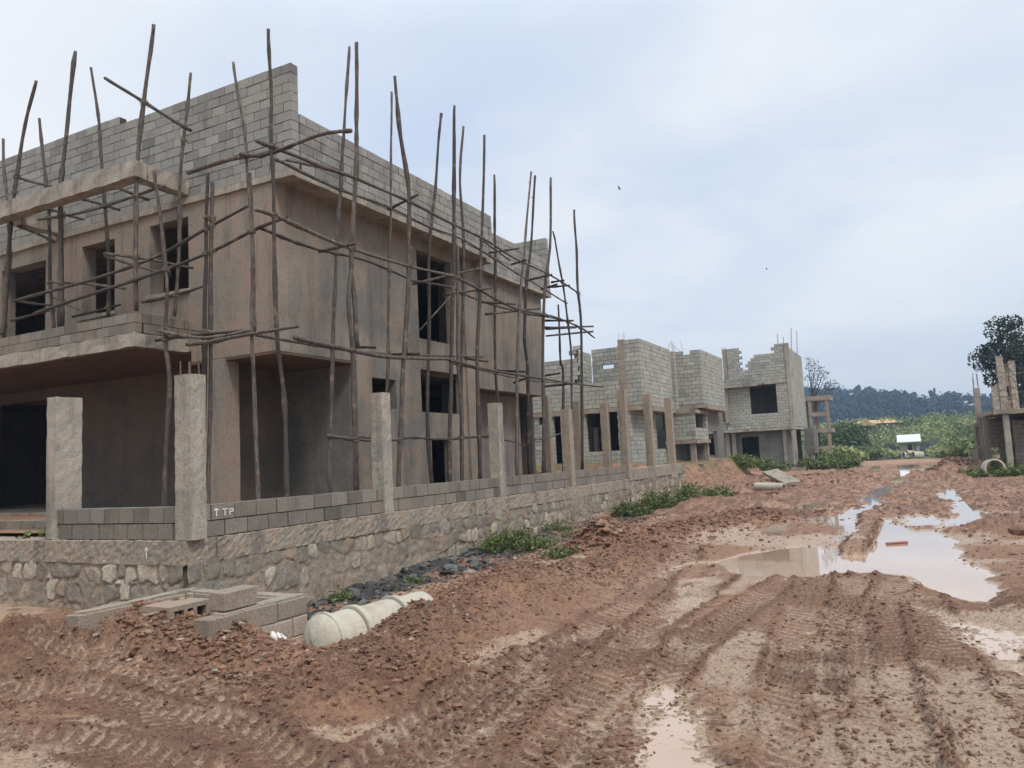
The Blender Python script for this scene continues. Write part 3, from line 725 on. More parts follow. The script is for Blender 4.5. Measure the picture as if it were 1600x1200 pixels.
# yards
mb = MB(); mb.add([(-60, 7.3, FL-.06), (CX-.4, 7.3, FL-.06), (CX-.4, 24.35, FL-.06), (-60, 24.35, FL-.06)], [(0, 1, 2, 3)])
mb.add([(-60, 24.7, 1.0), (CX-.35, 24.7, 1.0), (CX-.35, 33, 1.0), (-60, 33, 1.0)], [(0, 1, 2, 3)]); 
mb.build('yard_ground', M['mud'], kind='structure')
# ------------------------------------------------------------------ bare block house behind the second wall
def U5(u, v, yy): p = P(820+u*.2, 600+v*.2, y=yy); return p[0], p[2]
H2 = thing('block_house', (-13, 35, 1.0), 'bare pale block house with stepped upper walls behind the six thin posts', 'house')
y2 = 33.1
bw(H2, 'front_wall', M['block2'], 'x', y2+.05, -17.2, -11.0, 1.05, 3.6, holes=[(-15.55, -15.0, 3.2, 3.7), (-14.8, -13.9, 1.0, 3.7), (-13.15, -11.62, 1.87, 3.7)])
bw(H2, 'front_wall', M['block2'], 'x', y2, -17.2, X0, 3.82, lambda a: 6.3 if a < -13.7 else (6.75 if a < -13.4 else (4.95 if a < -11.36 else 6.87)))
bw(H2, 'recess_wall', M['block2'], 'y', -13.62, y2+.21, 35.0, 3.82, 6.55); bw(H2, 'recess_wall', M['block2'], 'x', 35.01, -13.4, -10.75, 3.82, 6.75, holes=[(-12.9, -12.3, 5.8, 6.0)])
rb(H2, 'column', M['concrete_tan'], -11.36, -11.07, y2-.02, y2+.25, 3.8, 6.85, amp=.01)
bw(H2, 'side_wall', M['block2'], 'y', X0-.2, y2+.21, 38.15, 3.82, 6.87); bw(H2, 'side_wall', M['block2'], 'y', X0-.45, 38.16, 38.75, 3.82, 6.6); bw(H2, 'side_wall', M['block2'], 'y', X0-.2, 38.76, 39.2, 3.82, 6.87)
wy0, wy1 = P(1025, 660, x=-11.0)[1], P(1041, 660, x=-11.0)[1]
bw(H2, 'side_wall', M['block2'], 'y', -11.2, y2+.26, 39.0, 1.05, 3.6, holes=[(wy0, wy1, 1.85, 3.7)])
mb = MB(); rough_box(mb, -17.3, X0+.03, y2-.03, y2+.3, 3.6, 3.81, amp=.012); rough_box(mb, X0-.9, X0+.03, y2+.31, 39.2, 3.6, 3.81, amp=.012); mb.build('ring_beam', M['concrete_tan'], H2)
mb = MB(); mb.box(-17.2, -10.6, y2+.31, 39.2, 3.62, 3.78); mb.build('floor_slab', M['plaster_in'], H2)
mb = MB(); sheet_wall(mb, 'x', 36.8, -17.5, -11.3, 1, 3.6, .2); sheet_wall(mb, 'y', -13.4, 33.4, 36.7, 1, 3.6, .15, [(34.3, 35.2, 1, 3.1)]); sheet_wall(mb, 'y', -17.4, 33.3, 36.7, 1, 6.0, .2); mb.build('inner_wall', M['plaster_in'], H2)
a_ = U5(545, 340, 34.5); rb(H2, 'column', M['block2'], a_[0]-.12, a_[0]+.12, 34.5, 34.7, 1, a_[1], amp=.01)
bars(H2, -11.2, y2+.1, 6.85, 3, .35, .1, .008); bars(H2, -10.5, 38.9, 6.87, 3, .5, .15, .007, .5)
# its neighbour, projecting further to the street
H2b = thing('block_house', (-10, 41, .8), 'pale block house with a small block balcony box, right of the six posts', 'house')
xa, xb = P(1057, 600, y=39.4)[0], P(1098, 600, y=39.4)[0]
yb_ = P(1128, 590, x=xb)[1]
bw(H2b, 'front_wall', M['block2'], 'x', 39.4, xa-.2, xb, 4.05, lambda a: 6.8 if a > xb-.55 or a < xa+.35 else 6.62)
bw(H2b, 'side_wall', M['block2'], 'y', xb-.2, 39.61, yb_+.4, 4.05, 6.82)
mb = MB(); rough_box(mb, xa-.4, xb+.03, 39.37, 39.7, 3.83, 4.04, amp=.02); rough_box(mb, xb-.5, xb+.05, 39.71, yb_+.6, 3.8, 4.04, amp=.02); mb.build('ring_beam', M['concrete_tan'], H2b)
q0, q1, q2 = P(1057, 660, y=38.5)[0], P(1086, 660, y=38.5)[0], P(1108, 690, x=P(1086, 660, y=38.5)[0])[1]
z0 = P(1086, 687, y=38.5)[2]; z1 = P(1086, 645, y=38.5)[2]
mb = MB(); rough_box(mb, q0-.6, q1+.08, 38.4, q2+.1, z1, z1+.17, amp=.02); rough_box(mb, q0-.6, q1+.08, 38.4, q2+.1, z0-.18, z0, amp=.02); mb.build('balcony_slab', M['concrete_tan'], H2b)
bw(H2b, 'balcony_wall', M['block2'], 'x', 38.45, q0-.5, q1, z0+.01, z1-.02, bl=.4); bw(H2b, 'balcony_wall', M['block2'], 'y', q1-.2, 38.66, q2, z0+.01, z1-.05, holes=[(38.66, q2-.35, (z0+z1)/2-.1, z1)])
for xx, yy in ((q1-.35, 38.55), (q1-.3, q2-.2)): rb(H2b, 'column', M['concrete_tan'], xx, xx+.25, yy, yy+.25, .2, z0-.19, amp=.01)
mb = MB(); sheet_wall(mb, 'x', 40.6, xa-2, xb-.4, .5, 3.8, .2); sheet_wall(mb, 'y', xb-.7, 41, 46, .3, 3.8, .2, [(42, 44.2, .3, 2.7)]); sheet_wall(mb, 'y', xa-.2, 38.9, 40.5, .5, 3.8, .2); mb.build('ground_wall', M['plaster_grey'], H2b)
mb = MB(); mb.box(q0-1.2, q1+.15, 38.3, 40.2, -.2, .75); rough_box(mb, q1-.3, q1+.3, 38.2, 38.9, -.2, 1.0, amp=.03); mb.build('plinth', M['concrete_tan'], H2b)
bars(H2b, xa+.2, 39.5, 6.8, 4, .6, .2, .008, .8)

# ------------------------------------------------------------------ block house with the big square window
def U3(u, v, yy): p = P(1040+u*.2, 500+v*.2, y=yy); return float(p[0]), float(p[2])
y3 = 55.0
H3 = thing('block_house', (-10, 58, .2), 'two storey pale block house with one big square upstairs opening, broken parapet', 'house')
xl, zt = U3(440, 240, y3); xr_, _ = U3(950, 500, y3); _, zs = U3(700, 850, y3); _, zbase = U3(700, 1150, y3); _, zl = U3(900, 490, y3)
steps = [(U3(u, v, y3)) for u, v in ((490, 235), (570, 232), (596, 280), (610, 400), (640, 330), (668, 268), (800, 250), (822, 198), (940, 185))]
xleft = U3(470, 700, y3)[0]
def top3(a):
    z = zt
    for (u, v) in ((470, 238), (570, 262), (600, 400), (618, 325), (668, 270), (800, 250), (822, 196)):
        if a >= U3(u, v, y3)[0]: z = U3(u, v, y3)[1]
    return z
wx0, wz1 = U3(652, 520, y3); wx1, wz0 = U3(876, 712, y3)
bw(H3, 'front_wall', M['block2'], 'x', y3, xleft, xr_, zs+.02, zl-.05, holes=[(wx0, wx1, wz0, wz1+.3)])
bw(H3, 'front_wall', M['block2'], 'x', y3+.02, xl+.3, xr_, zl+.1, top3)
lx0, lz = U3(330, 850, y3)
bw(H3, 'front_wall', M['block2'], 'x', y3-.02, lx0, xleft-.01, zs+.02, zs+.55)
rb(H3, 'column', M['concrete'], xr_, xr_+.28, y3-.03, y3+.27, zs, U3(940, 185, y3)[1]+.05, amp=.01)
rb(H3, 'column', M['concrete_tan'], xl, xl+.28, y3, y3+.3, zl+.1, zt+.1, amp=.01); rb(H3, 'column', M['concrete_tan'], xleft-.02, xleft+.25, y3-.22, y3-.01, zs+.5, zl-.1, amp=.01)
yr3 = P(1256, 600, x=xr_+.28)[1]
ztr = U3(940, 200, y3)[1]
bw(H3, 'side_wall', M['block2'], 'y', xr_+.07, y3+.28, yr3, zs+.05, lambda b: ztr-.02)
mb = MB(); rough_box(mb, lx0-.1, xr_+.3, y3-.06, y3+.35, zs-.17, zs+.01, amp=.02); rough_box(mb, xr_-.4, xr_+.3, y3+.36, yr3, zs-.17, zs+.01, amp=.02); mb.build('floor_slab', M['concrete'], H3)
mb = MB(); rough_box(mb, xl-.1, U3(720, 500, y3)[0], y3-.5, y3+.015, zl-.1, zl+.09, amp=.02); rough_box(mb, U3(722, 500, y3)[0], xr_, y3-.06, y3+.015, zl-.02, zl+.12, amp=.02); mb.build('ledge', M['concrete'], H3)
bw(H3, 'ledge_block_row', M['block'], 'x', y3-.45, xl, U3(720, 500, y3)[0]-.1, zl+.1, zl+.5)
dx0, dx1 = U3(585, 1000, y3)[0], U3(720, 1000, y3)[0]; gx1 = U3(950, 1000, y3)[0]; ox0, ox1 = U3(290, 1000, y3)[0], U3(445, 1000, y3)[0]
mb = MB(); sheet_wall(mb, 'x', y3+.6, ox0-2, gx1, zbase-.3, zs-.17, .2, [(ox0, ox1, zbase-.2, U3(300, 925, y3)[1]), (dx0, dx1, zbase-.2, U3(600, 915, y3)[1])])
sheet_wall(mb, 'y', gx1-.2, y3+.81, yr3-1, zbase-.3, zs-.17, .2); mb.build('ground_wall', M['plaster_grey'], H3)
for u in (480, 530, 935): a_ = U3(u, 1000, y3)[0]; rb(H3, 'column', M['concrete_tan'] if u < 900 else M['concrete'], a_-.14, a_+.14, y3+.3, y3+.58, zbase-.3, zs-.18, amp=.01)
rb(H3, 'column', M['concrete'], xr_+.0, xr_+.27, y3+.0, y3+.3, zbase-.6, zs-.18, amp=.01)
bx0 = xr_+.35; 
mb = MB(); rough_box(mb, xr_+.29, xr_+.95, y3+4.5, y3+7.5, zs-1.9, zs-.1, amp=.01); mb.build('side_bay', M['plaster_grey'], H3)
for yy in (y3+4.6, y3+7.2): rb(H3, 'column', M['concrete'], xr_+.6, xr_+.85, yy, yy+.25, zbase-.4, zs-1.92, amp=.01)
mb = MB(); rough_box(mb, ox0-1, xr_+.8, y3-.6, y3+8, zbase-1.0, zbase-.12, step=.5, amp=.05); mb.build('plinth', M['concrete_tan'], H3)
mb = MB(); sheet_wall(mb, 'x', y3+5, ox0-2, xr_, zbase-.2, zl, .2); sheet_wall(mb, 'y', ox0-2.2, y3+.3, y3+5, zbase-.2, zs, .2); mb.box(ox0-2, xr_, y3+.36, y3+7, zs-.15, zs-.02); mb.box(xl, xr_, y3+.3, y3+7, zl-.1, zl+.05); mb.build('inner_wall', M['plaster_in'], H3)
for px_, py0, py1 in ((1215, 538, 522), (1224, 537, 527), (1236, 542, 512), (1245, 548, 517), (1128, 547, 543), (1133, 547, 543)):
    a_ = P(px_, py0, y=y3+.2+max(0, px_-1230)*.25); b_ = P(px_, py1, y=a_[1]); mb = MB(); mb.tube([a_-[0, 0, .3], b_], .022, n=5); mb.build('rebar', M['rebar'], H3)

# ------------------------------------------------------------------ open concrete frame further down the street
def U4(u, v, yy): p = P(1200+u/6, 540+v/6, y=yy); return float(p[0]), float(p[2])
y4 = 70.0
H4 = thing('open_frame_building', (-8, 72, -.2), 'skeleton of a three storey building with open floors beside the dark hill', 'building frame')
fx0, fx1 = U4(375, 500, y4)[0], U4(580, 500, y4)[0]
zb4 = U4(400, 1130, y4)[1]
for u0, u1, v0, v1, dep in ((345, 580, 480, 505, 3.2), (395, 565, 632, 655, .3), (375, 600, 785, 808, 3.4), (420, 600, 950, 968, 3.)):
    a_, zt_ = U4(u0, v0, y4); b_, zb_ = U4(u1, v1, y4); rb(H4, 'slab' if dep > 1 else 'beam', M['concrete_tan'], a_, b_, y4, y4+dep, zb_, zt_, amp=.02, step=.5)
for u in (375, 410, 440, 545, 570):
    a_ = U4(u, 800, y4)[0]; yy = y4+.05+(2.4 if u in (375, 440, 545) else 0)
    rb(H4, 'column', M['concrete_tan'], a_-.13, a_+.13, yy, yy+.27, zb4-.3, U4(u, 508, y4)[1], amp=.012, step=.5)
bw(H4, 'wall', M['block2'], 'y', U4(345, 700, y4)[0]-.2, y4+.5, y4+3, zb4, U4(345, 520, y4)[1])

# ------------------------------------------------------------------ house at the right edge
def U6(u, v, yy): p = P(1480+u*.2, 520+v*.2, y=yy); return float(p[0]), float(p[2])
y5 = 40.0
H5 = thing('block_house', (5.5, 41, 0), 'half built grey block house with broken pillars on its slab, right edge', 'house')
zsl_ = U6(460, 632, y5)[1]; zg = U6(520, 1095, y5)[1]
cxa, cxb = U6(432, 640, y5)[0], U6(485, 640, y5)[0]
cxb0 = U6(540, 1095, y5)[0]
rb(H5, 'column', M['concrete'], cxa, cxb-.02, y5, y5+.3, zg-.3, zsl_-.02, amp=.012)
mb = MB(); rough_box(mb, cxa-.35, 13, y5-.12, y5+.0, zsl_, zsl_+.2, amp=.02); rough_box(mb, cxa-.45, 13, y5+.002, 47, zsl_, zsl_+.17, amp=.015, step=.6); mb.build('floor_slab', M['concrete_tan'], H5)
bw(H5, 'front_wall', M['block3'], 'x', y5+1.0, U6(540, 800, y5)[0], 13, zg-.1, zsl_-.2, label='grey block wall under the slab')
bw(H5, 'side_wall', M['block3'], 'x', y5+3.5, U6(318, 800, y5+3.5)[0], U6(450, 800, y5+3.5)[0]+.6, U6(400, 892, y5+3.5)[1], zsl_-.02)
rb(H5, 'beam', M['concrete_tan'], U6(240, 880, 45)[0], U6(320, 880, 45)[0], 45, 45.25, U6(240, 900, 45)[1], U6(240, 878, 45)[1])
for (u0, u1, vt, yy, vb) in ((375, 430, 185, y5+.05, 622), (432, 468, 250, y5+.35, 622), (472, 520, 222, y5+.06, 622), (340, 372, 415, 44, 612), (375, 405, 400, 45.5, 612)):
    a_, zt_ = U6(u0, vt, yy); b_ = U6(u1, vt, yy)[0]; rb(H5, 'broken_pillar', M['concrete'], a_+.02, b_+.02, yy, yy+.28, zsl_+.2, zt_, step=.1, amp=.022)
bw(H5, 'upper_wall', M['block4'], 'x', y5+.1, U6(405, 500, y5)[0], U6(545, 500, y5)[0], zsl_+.2, lambda a: U6(430, 275, y5)[1] if a < U6(525, 500, y5)[0] else U6(430, 430, y5)[1], holes=[(U6(465, 500, y5)[0], U6(490, 500, y5)[0], U6(470, 490, y5)[1], U6(470, 425, y5)[1])])
for u, yy in ((255, 46), (300, 44.5), (322, 43.5), (430, 43.6)): a_ = U6(u, 900, yy)[0]; rb(H5, 'column', M['concrete_tan'], a_-.12, a_+.12, yy, yy+.24, -.3, zsl_-.5 if u < 310 else zsl_-.02, amp=.012)
a_, z_ = U6(200, 740, 46); b_ = U6(300, 740, 46)[0]; rb(H5, 'slab', M['concrete_tan'], a_, b_, 45.9, 47.5, z_, z_+.22, amp=.02)
a_, z_ = U6(193, 435, 46); b_, z2_ = U6(232, 700, 46); o = rb(H5, 'column', M['concrete'], a_+.06, a_+.34, 46.1, 46.38, U6(200, 700, 46)[1]-.1, z_, amp=.01); bars(o, a_+.2, 46.24, z_, 4, .75, .1, .014, .06)
mb = MB(); mb.box(U6(225, 900, 46)[0], U6(330, 900, 46)[0], 48.5, 48.7, -.4, 1.0); sheet_wall(mb, 'x', 46.8, 4.6, 13, -.3, zsl_, .2); mb.build('back_wall', M['plaster_grey'], H5)
mb = MB(); rough_box(mb, cxa-.1, 13, y5-.12, y5+1.3, -.4, zg+.1, amp=.03); mb.build('plinth', M['concrete_tan'], H5)

# ------------------------------------------------------------------ guard hut
yh = 93.0
def XZ(px_, py_, yy): p = P(px_, py_, y=yy); return float(p[0]), float(p[2])
hx0, hz0 = XZ(1408, 716, yh); hx1, hz1 = XZ(1436, 690, yh); hz0 -= .2
HT = thing('guard_hut', (hx0+1, yh+1, hz0), 'small pale block hut with a white sheet roof at the end of the muddy road', 'hut')
w0, w1 = hx0+.95, hx1-.3
mb, mm = block_wall('x', yh, hx0, hx1, hz0, hz1, holes=[(hx0+.75, hx0+1.15, hz0+.9, hz1-.35), (hx0+1.4, hx1-.4, hz0+.9, hz1-.35)]); block_wall('y', hx0, yh+.2, yh+2.2, hz0, hz1, mb=mb, mm=mm); block_wall('y', hx1-.2, yh+.2, yh+2.2, hz0, hz1, mb=mb, mm=mm); block_wall('x', yh+2.2, hx0, hx1, hz0, hz1, mb=mb, mm=mm)
ww = mb.build('wall', M['block2'], HT); mm.build('mortar', M['mortar'], ww)
mb = MB(); rx0, rz = XZ(1405.5, 686.5, yh)
mb.add([(hx0-.25, yh-.35, hz1-.02), (hx1+.2, yh-.35, hz1-.02), (hx1+.2, yh+2.7, hz1+.75), (hx0-.25, yh+2.7, hz1+.75), (hx0-.25, yh-.35, hz1+.06), (hx1+.2, yh-.35, hz1+.06), (hx1+.2, yh+2.7, hz1+.83), (hx0-.25, yh+2.7, hz1+.83)], [(0, 3, 2, 1), (4, 5, 6, 7), (0, 1, 5, 4), (1, 2, 6, 5), (2, 3, 7, 6), (3, 0, 4, 7)])
mb.build('roof', M['tin'], HT)

# ------------------------------------------------------------------ concrete drain pipes
def pipe(a, b, r, label, group=None, collar=True, name='concrete_pipe', wall=.04, bell=1.0):
    a = np.array(a, float); b = np.array(b, float); o_ = tuple(a)
    pr = [(0.0, r-wall), (0.0, r*1.0), (.02, r*1.01)]+[(t, r*(1+.012*math.sin(t*9))) for t in np.linspace(.06, .84, 9)]
    pr += ([(.87, r*1.02), (.875, r*1.10), (.99, r*1.12), (1.0, r*1.09), (1.0, r-wall*.3)] if collar else [(1.0, r), (1.0, r-wall)])
    pr += [(.5, r-wall), (0.0, r-wall)]
    mb = MB(); mb.lathe(a, b, pr, 32); t = thing(name, o_, label, 'pipe', group)
    mb.build('pipe_barrel', M['concrete_pale'], t, smooth_=False); return t
pa = P(506, 1009, z=.06); pb = P(652, 968, z=.08)
dvv = (pb-pa)/np.linalg.norm(pb-pa)
LL = np.linalg.norm(pb-pa)
L1, L2 = .62, 1.28
p_ = [pa, pa+dvv*.27*LL, pa+dvv*.70*LL, pa+dvv*(LL+.08)]
pipe(p_[1]-[0, 0, .0], p_[0], .275, 'short broken collar end of pale concrete pipe beside the block chamber', 'pipes laid along the ditch')
pipe(p_[2], p_[1]+dvv*.01, .275, 'pale concrete pipe in the middle of the pipe run by the ditch', 'pipes laid along the ditch')
pipe(p_[3], p_[2]+dvv*.01, .275, 'pale concrete pipe half buried under the red spoil heap', 'pipes laid along the ditch')
def onground(px_, py_, z=0.0):
    g_ = G(px_, py_, z); 
    return np.array([g_[0], g_[1], gz(*g_)])
pl = MB(); pl.lathe(p_[0]-dvv*.12, p_[0]+dvv*.03, [(0, .001), (0, .1), (.25, .21), (.6, .285), (1, .3)], 24); pl.v = [v+rng.uniform(-.008, .008, v.shape) for v in pl.v]; solo(pl, 'mortar_plug', M['concrete_pale'], smooth_=True, label='rounded lump of mortar closing the pipe end against the chamber corner', cat='mortar plug', origin=tuple(p_[0]))
a = onground(1182, 769); b = onground(1226, 769); pipe(a+[0, 0, .1], b+[0, 0, .12], .16, 'thin pale pipe lying in the mud left of the road', collar=False)
def pp_(px0, px1, py, yy, r, label, grp=None):
    a = P(px0, py, y=yy); b = P(px1, py+.5, y=yy+.3); return pipe(a, b, r, label, grp, collar=False, wall=.05)
pp_(1412, 1427, 712.5, 90.5, .42, 'concrete pipe left of the pair in front of the hut', 'pipes by the guard hut')
pp_(1427, 1442, 711.5, 90.0, .42, 'concrete pipe right of the pair in front of the hut', 'pipes by the guard hut')
pp_(1417, 1427, 707.5, 90.3, .26, 'smaller pipe lying on top of the pipes by the hut', 'pipes by the guard hut')
pp_(1465, 1474, 707, 84, .22, 'small white pipe on the grass right of the hut', None)
pp_(1493.5, 1514, 726.3, 52, .36, 'short concrete pipe lying on the dark earth near the right house', None)
# upright pipe ring
rc = P(1549, 733, y=38.5); t = thing('concrete_ring', tuple(rc-[0, 0, .35]), 'concrete pipe ring standing on edge in the grass by the right house', 'pipe ring')
mb = MB(); dn = np.array([.25, -1, .12]); dn /= np.linalg.norm(dn); mb.lathe(rc, rc+dn*.45, [(0, .33), (0, .41), (1, .41), (1, .33), (0, .33)], 30); mb.build('ring', M['concrete_pale'], t)

# ------------------------------------------------------------------ block chamber (manhole) by the ditch
tz = .42
A_ = P(481, 929, z=tz); xR = A_[0]; yF_ = A_[1]; nL = P(108, 968, z=tz-.06); fL = P(303, 924, z=tz)
xLm = min(fL[0], xR-1.1); yN = P(335, 962, z=tz)[1]
CH = thing('manhole_chamber', (xR-.8, (yF_+yN)/2, -.1), 'unfinished drain chamber of buff concrete blocks with open top beside the pipe', 'manhole')
def blocks_at(parent, name, mt, items, bev=.008):
    mb = MB(); mm = MB()
    for (x0, x1, y0, y1, z0, z1) in items: mb.box(x0, x1, y0, y1, z0, z1, float(np.clip(rng.normal(.55, .25), 0, 1)), .006)
    return mb.build(name, mt, parent, bevel=bev)
yn0 = yN+.02; yl0 = nL[1]
it = []
for c in range(4):
    z0 = tz-.19*(c+1)-.0; k = 0; yv = yF_-(.0 if c % 2 == 0 else .22)
    if c % 2: it.append((xR-.2, xR, yF_-.21, yF_-.006, z0+.005, z0+.186))
    while yv > yn0: it.append((xR-.2+random.uniform(-.006, .006), xR+random.uniform(-.006, .006), max(yv-.41, yn0-.2), yv-.012, z0+.005, z0+.186)); yv -= .42
    xv = xR-.21-(.2 if c % 2 else 0)
    while xv > xLm: it.append((xv-.4, xv-.01, yF_-.2, yF_, z0+.005, z0+.186)); xv -= .41
    yv = yF_-.21
    while yv > yl0+.1: it.append((xLm-.2, xLm, yv-.4, yv-.012, z0+.005, z0+.186)); yv -= .41
blocks_at(CH, 'block_wall', M['block4'], it)
mb = MB(); rough_box(mb, xR-.185, xR-.015, yn0, yF_-.02, tz-.78, tz+.012, amp=.004); rough_box(mb, xLm-.185, xLm-.015, yl0, yF_-.02, tz-.78, tz+.02, amp=.01, step=.15); rough_box(mb, xLm-.01, xR-.2, yF_-.185, yF_-.015, tz-.78, tz+.012, amp=.008)
mb.build('mortar_bed', M['concrete_tan'], CH)
# a loose block on its rim, and a hollow one
a = P(368, 935, z=tz+.1)
t = thing('loose_block', (a[0], a[1], tz+.02), 'solid grey concrete block lying on the rim of the drain chamber', 'concrete block')
mb = MB(); mb.box(a[0]-.1, a[0]+.1, a[1]-.22, a[1]+.18, tz+.022, tz+.19, .35, .006); o = mb.build('block', M['block4'], t, bevel=.008)
a = P(398, 924, z=tz+.12)
a = P(262, 950, z=tz+.0)
hb = thing('hollow_block', (a[0], a[1], tz), 'hollow concrete block with three dark cores lying above the red rubble', 'concrete block')
mb = MB(); hx, hy, hzz = a[0]-.12, a[1]+.05, tz-.15; Lh = .2
sheet_wall(mb, 'y', hx, hy-.25, hy+.22, hzz, hzz+.2, .4, [(hy-.2, hy-.09, hzz+.035, hzz+.155), (hy-.05, hy+.02, hzz+.035, hzz+.155), (hy+.06, hy+.17, hzz+.035, hzz+.155)]); mb.build('block', M['block4'], hb, bevel=.006)

# ------------------------------------------------------------------ pole scaffolding
def catm(p, n=5): return smoothline(p, n)
def polepts(px_pts, plane, n=5):
    kind, val = plane
    pts = [P(u, v, **{kind: val}) for u, v in px_pts]; return catm(np.array(pts), n)
def pole(parent, pts, r0, r1=None, name='pole', n=8):
    pts = np.array(pts, float); L = np.linalg.norm(pts[-1]-pts[0])
    k = np.arange(len(pts)); ph = rng.uniform(0, 6, 3)
    wv = np.stack([np.sin(k*.9+ph[0]), np.sin(k*.7+ph[1]), np.sin(k*.8+ph[2])*.3], 1)*.008*min(1, L/3); pts = pts+wv
    tn = float(np.clip(rng.normal(.5, .28), 0, 1)); mb = MB(); mb.tube(pts, r0, r1 or r0*.7, n, tn, .15)
    for q in range(int(L*.8)):
        b = pts[rng.integers(1, len(pts)-1)]; d = rng.normal(0, 1, 3); d /= np.linalg.norm(d); mb.tube([b, b+d*(r0+rng.uniform(.01, .05))], r0*.3, r0*.2, 5, tn); return mb.build(name, M['wood'], parent, smooth_=True)
SX = -9.3; SI = -10.05
S1 = thing('pole_scaffold', (SX, 16, FL), 'tall eucalyptus pole scaffold along the long street side of the plastered house', 'scaffold')
OUTER = [
 ([(420, 46), (423, 150), (425, 240), (428, 330), (432, 510), (444, 630), (450, 800)], .040),
 ([(557, 66), (557.5, 180), (556, 270), (551, 387), (545, 470), (551, 548), (554, 650), (557, 775)], .052),
 ([(552, 315), (549, 400), (553, 470), (559, 541)], .05),
 ([(617, 119), (623.5, 195), (638.5, 300), (638.5, 387), (632, 548), (625, 680), (623, 770)], .052),
 ([(643, 385), (638, 470), (634, 555)], .04),
 ([(710, 165), (709.6, 240), (709, 387), (706, 545), (703, 650), (703, 765)], .052),
 ([(716, 385), (715, 545), (721, 650), (723, 762)], .045),
 ([(757, 211), (752.5, 387), (749, 470), (746, 590), (751, 760)], .05),
 ([(829.6, 268.5), (820, 387), (815, 440), (808, 560), (808, 752)], .045),
 ([(861, 277.5), (859, 387), (850, 470), (848.5, 590), (850, 745)], .052),
 ([(864, 361), (869, 385), (880, 450), (889, 515), (893.5, 590), (893, 742)], .036),
 ([(897, 328), (900, 380), (903, 450), (908.5, 530), (910, 738)], .05)]
INNER = [
 ([(545.5, 73), (539, 180), (535, 240), (532, 300), (525, 398), (521, 530), (516, 680), (517, 780)], .045),
 ([(612, 144), (611, 240), (610, 387), (608, 425), (607, 545), (603, 640), (604, 770)], .036),
 ([(689, 178), (682, 270), (671.5, 387), (670, 530), (668, 665), (676, 765)], .048),
 ([(724, 198), (718.6, 285), (725, 387), (721, 560), (722, 760)], .046),
 ([(772, 273), (773.5, 369), (774, 404), (773.5, 560), (778.6, 640), (780, 755)], .045),
 ([(836, 274.5), (830, 378), (822, 450), (820, 530), (824.5, 590), (827.5, 750)], .052),
 ([(872.5, 476), (875.5, 560), (880, 590), (880, 740)], .045)]
for pts, r in OUTER: pole(S1, polepts(pts[::-1], ('x', SX)), r, r*.68, 'upright_pole')
for pts, r in INNER: pole(S1, polepts(pts[::-1], ('x', SI)), r, r*.68, 'upright_pole')
LEDG = [
 ([(400, 219), (490, 255), (556, 279), (640, 315), (709, 351), (754, 372), (805, 404), (862, 431), (905, 459)], SX, .042),
 ([(430, 249), (526, 294), (568, 309), (610, 325), (670, 354), (730, 378), (790, 416), (850, 452), (886, 474)], SI, .036),
 ([(448, 250), (500, 262), (545, 276)], SI, .03), ([(752, 374), (775, 391), (797, 407)], SX, .03),
 ([(400, 327), (442, 342), (526, 380), (628, 413), (706, 431), (712, 434)], SX, .045),
 ([(708, 430), (748, 452), (805, 482), (862, 494), (907, 512), (929, 528)], SX, .042),
 ([(404, 355), (460, 378), (505, 392), (574, 408), (634, 434)], SI, .036), ([(642, 438), (706, 450), (742, 467), (814, 488), (892, 502)], SI, .036),
 ([(460, 527), (514, 540), (610, 558), (700, 561), (708, 562)], SX, .05), ([(700, 561), (754, 576), (835, 590), (895, 599), (942, 605)], SX, .04),
 ([(388, 521), (460, 534), (550, 548), (628, 554), (754, 558)], SI, .036), ([(709, 568), (760, 580), (814, 592), (870, 598)], SI, .033),
 ([(512, 681), (550, 686), (588, 689)], SX, .04), ([(515, 683), (550, 682), (588, 685)], SI, .032), ([(606, 689), (650, 684), (694, 687), (775, 680)], SX, .03),
 ([(716, 683), (770, 684), (823, 696)], SI, .032), ([(832, 687), (855, 684), (882, 675)], SX, .026)]
for pts, xx, r in LEDG: pole(S1, polepts(pts, ('x', xx), 6), r*.9, r*.6, 'ledger_pole')
def putlog(parent, a, b, xa=-10.2, xb=-9.0, r=.036):
    p0 = P(*a, x=xa); p1 = P(*b, x=xb); t = np.linspace(0, 1, 6)[:, None]; pts = p0*(1-t)+p1*t
    pole(parent, pts, r, r*.8, 'putlog')
for a, b in (((523, 295), (580, 261)), ((607, 327), (653, 304)), ((667, 355), (736, 333)), ((718, 379), (772, 366)), ((765, 395), (811, 388)), ((770, 417), (829, 404)), ((823, 438), (862, 429)), ((800, 413), (822, 406)),
             ((499, 393), (556, 380)), ((580, 425), (649, 407)), ((644, 444), (750, 419)), ((692, 461), (767, 450)), ((714, 456), (769, 449)), ((753, 472), (805, 475)), ((758, 491), (844, 482)), ((822, 491), (858, 494)),
             ((550, 542), (587, 543)), ((610, 554), (655, 552)), ((727, 560), (762, 565)), ((778, 579), (824, 581)), ((803, 598), (825, 590)),
             ((850, 458), (908, 459)), ((855, 461), (904, 456)), ((854, 449), (890, 446)), ((848, 473), (897, 464)), ((862, 441), (881, 438)), ((853, 501), (896, 501)), ((850, 512), (927, 510)), ((853, 514), (900, 512)), ((853, 525), (927, 518)),
             ((853, 587), (875, 583)), ((850, 604), (896, 599)), ((850, 600), (905, 603)), ((846, 452), (870, 444))):
    putlog(S1, a, b, r=.034)
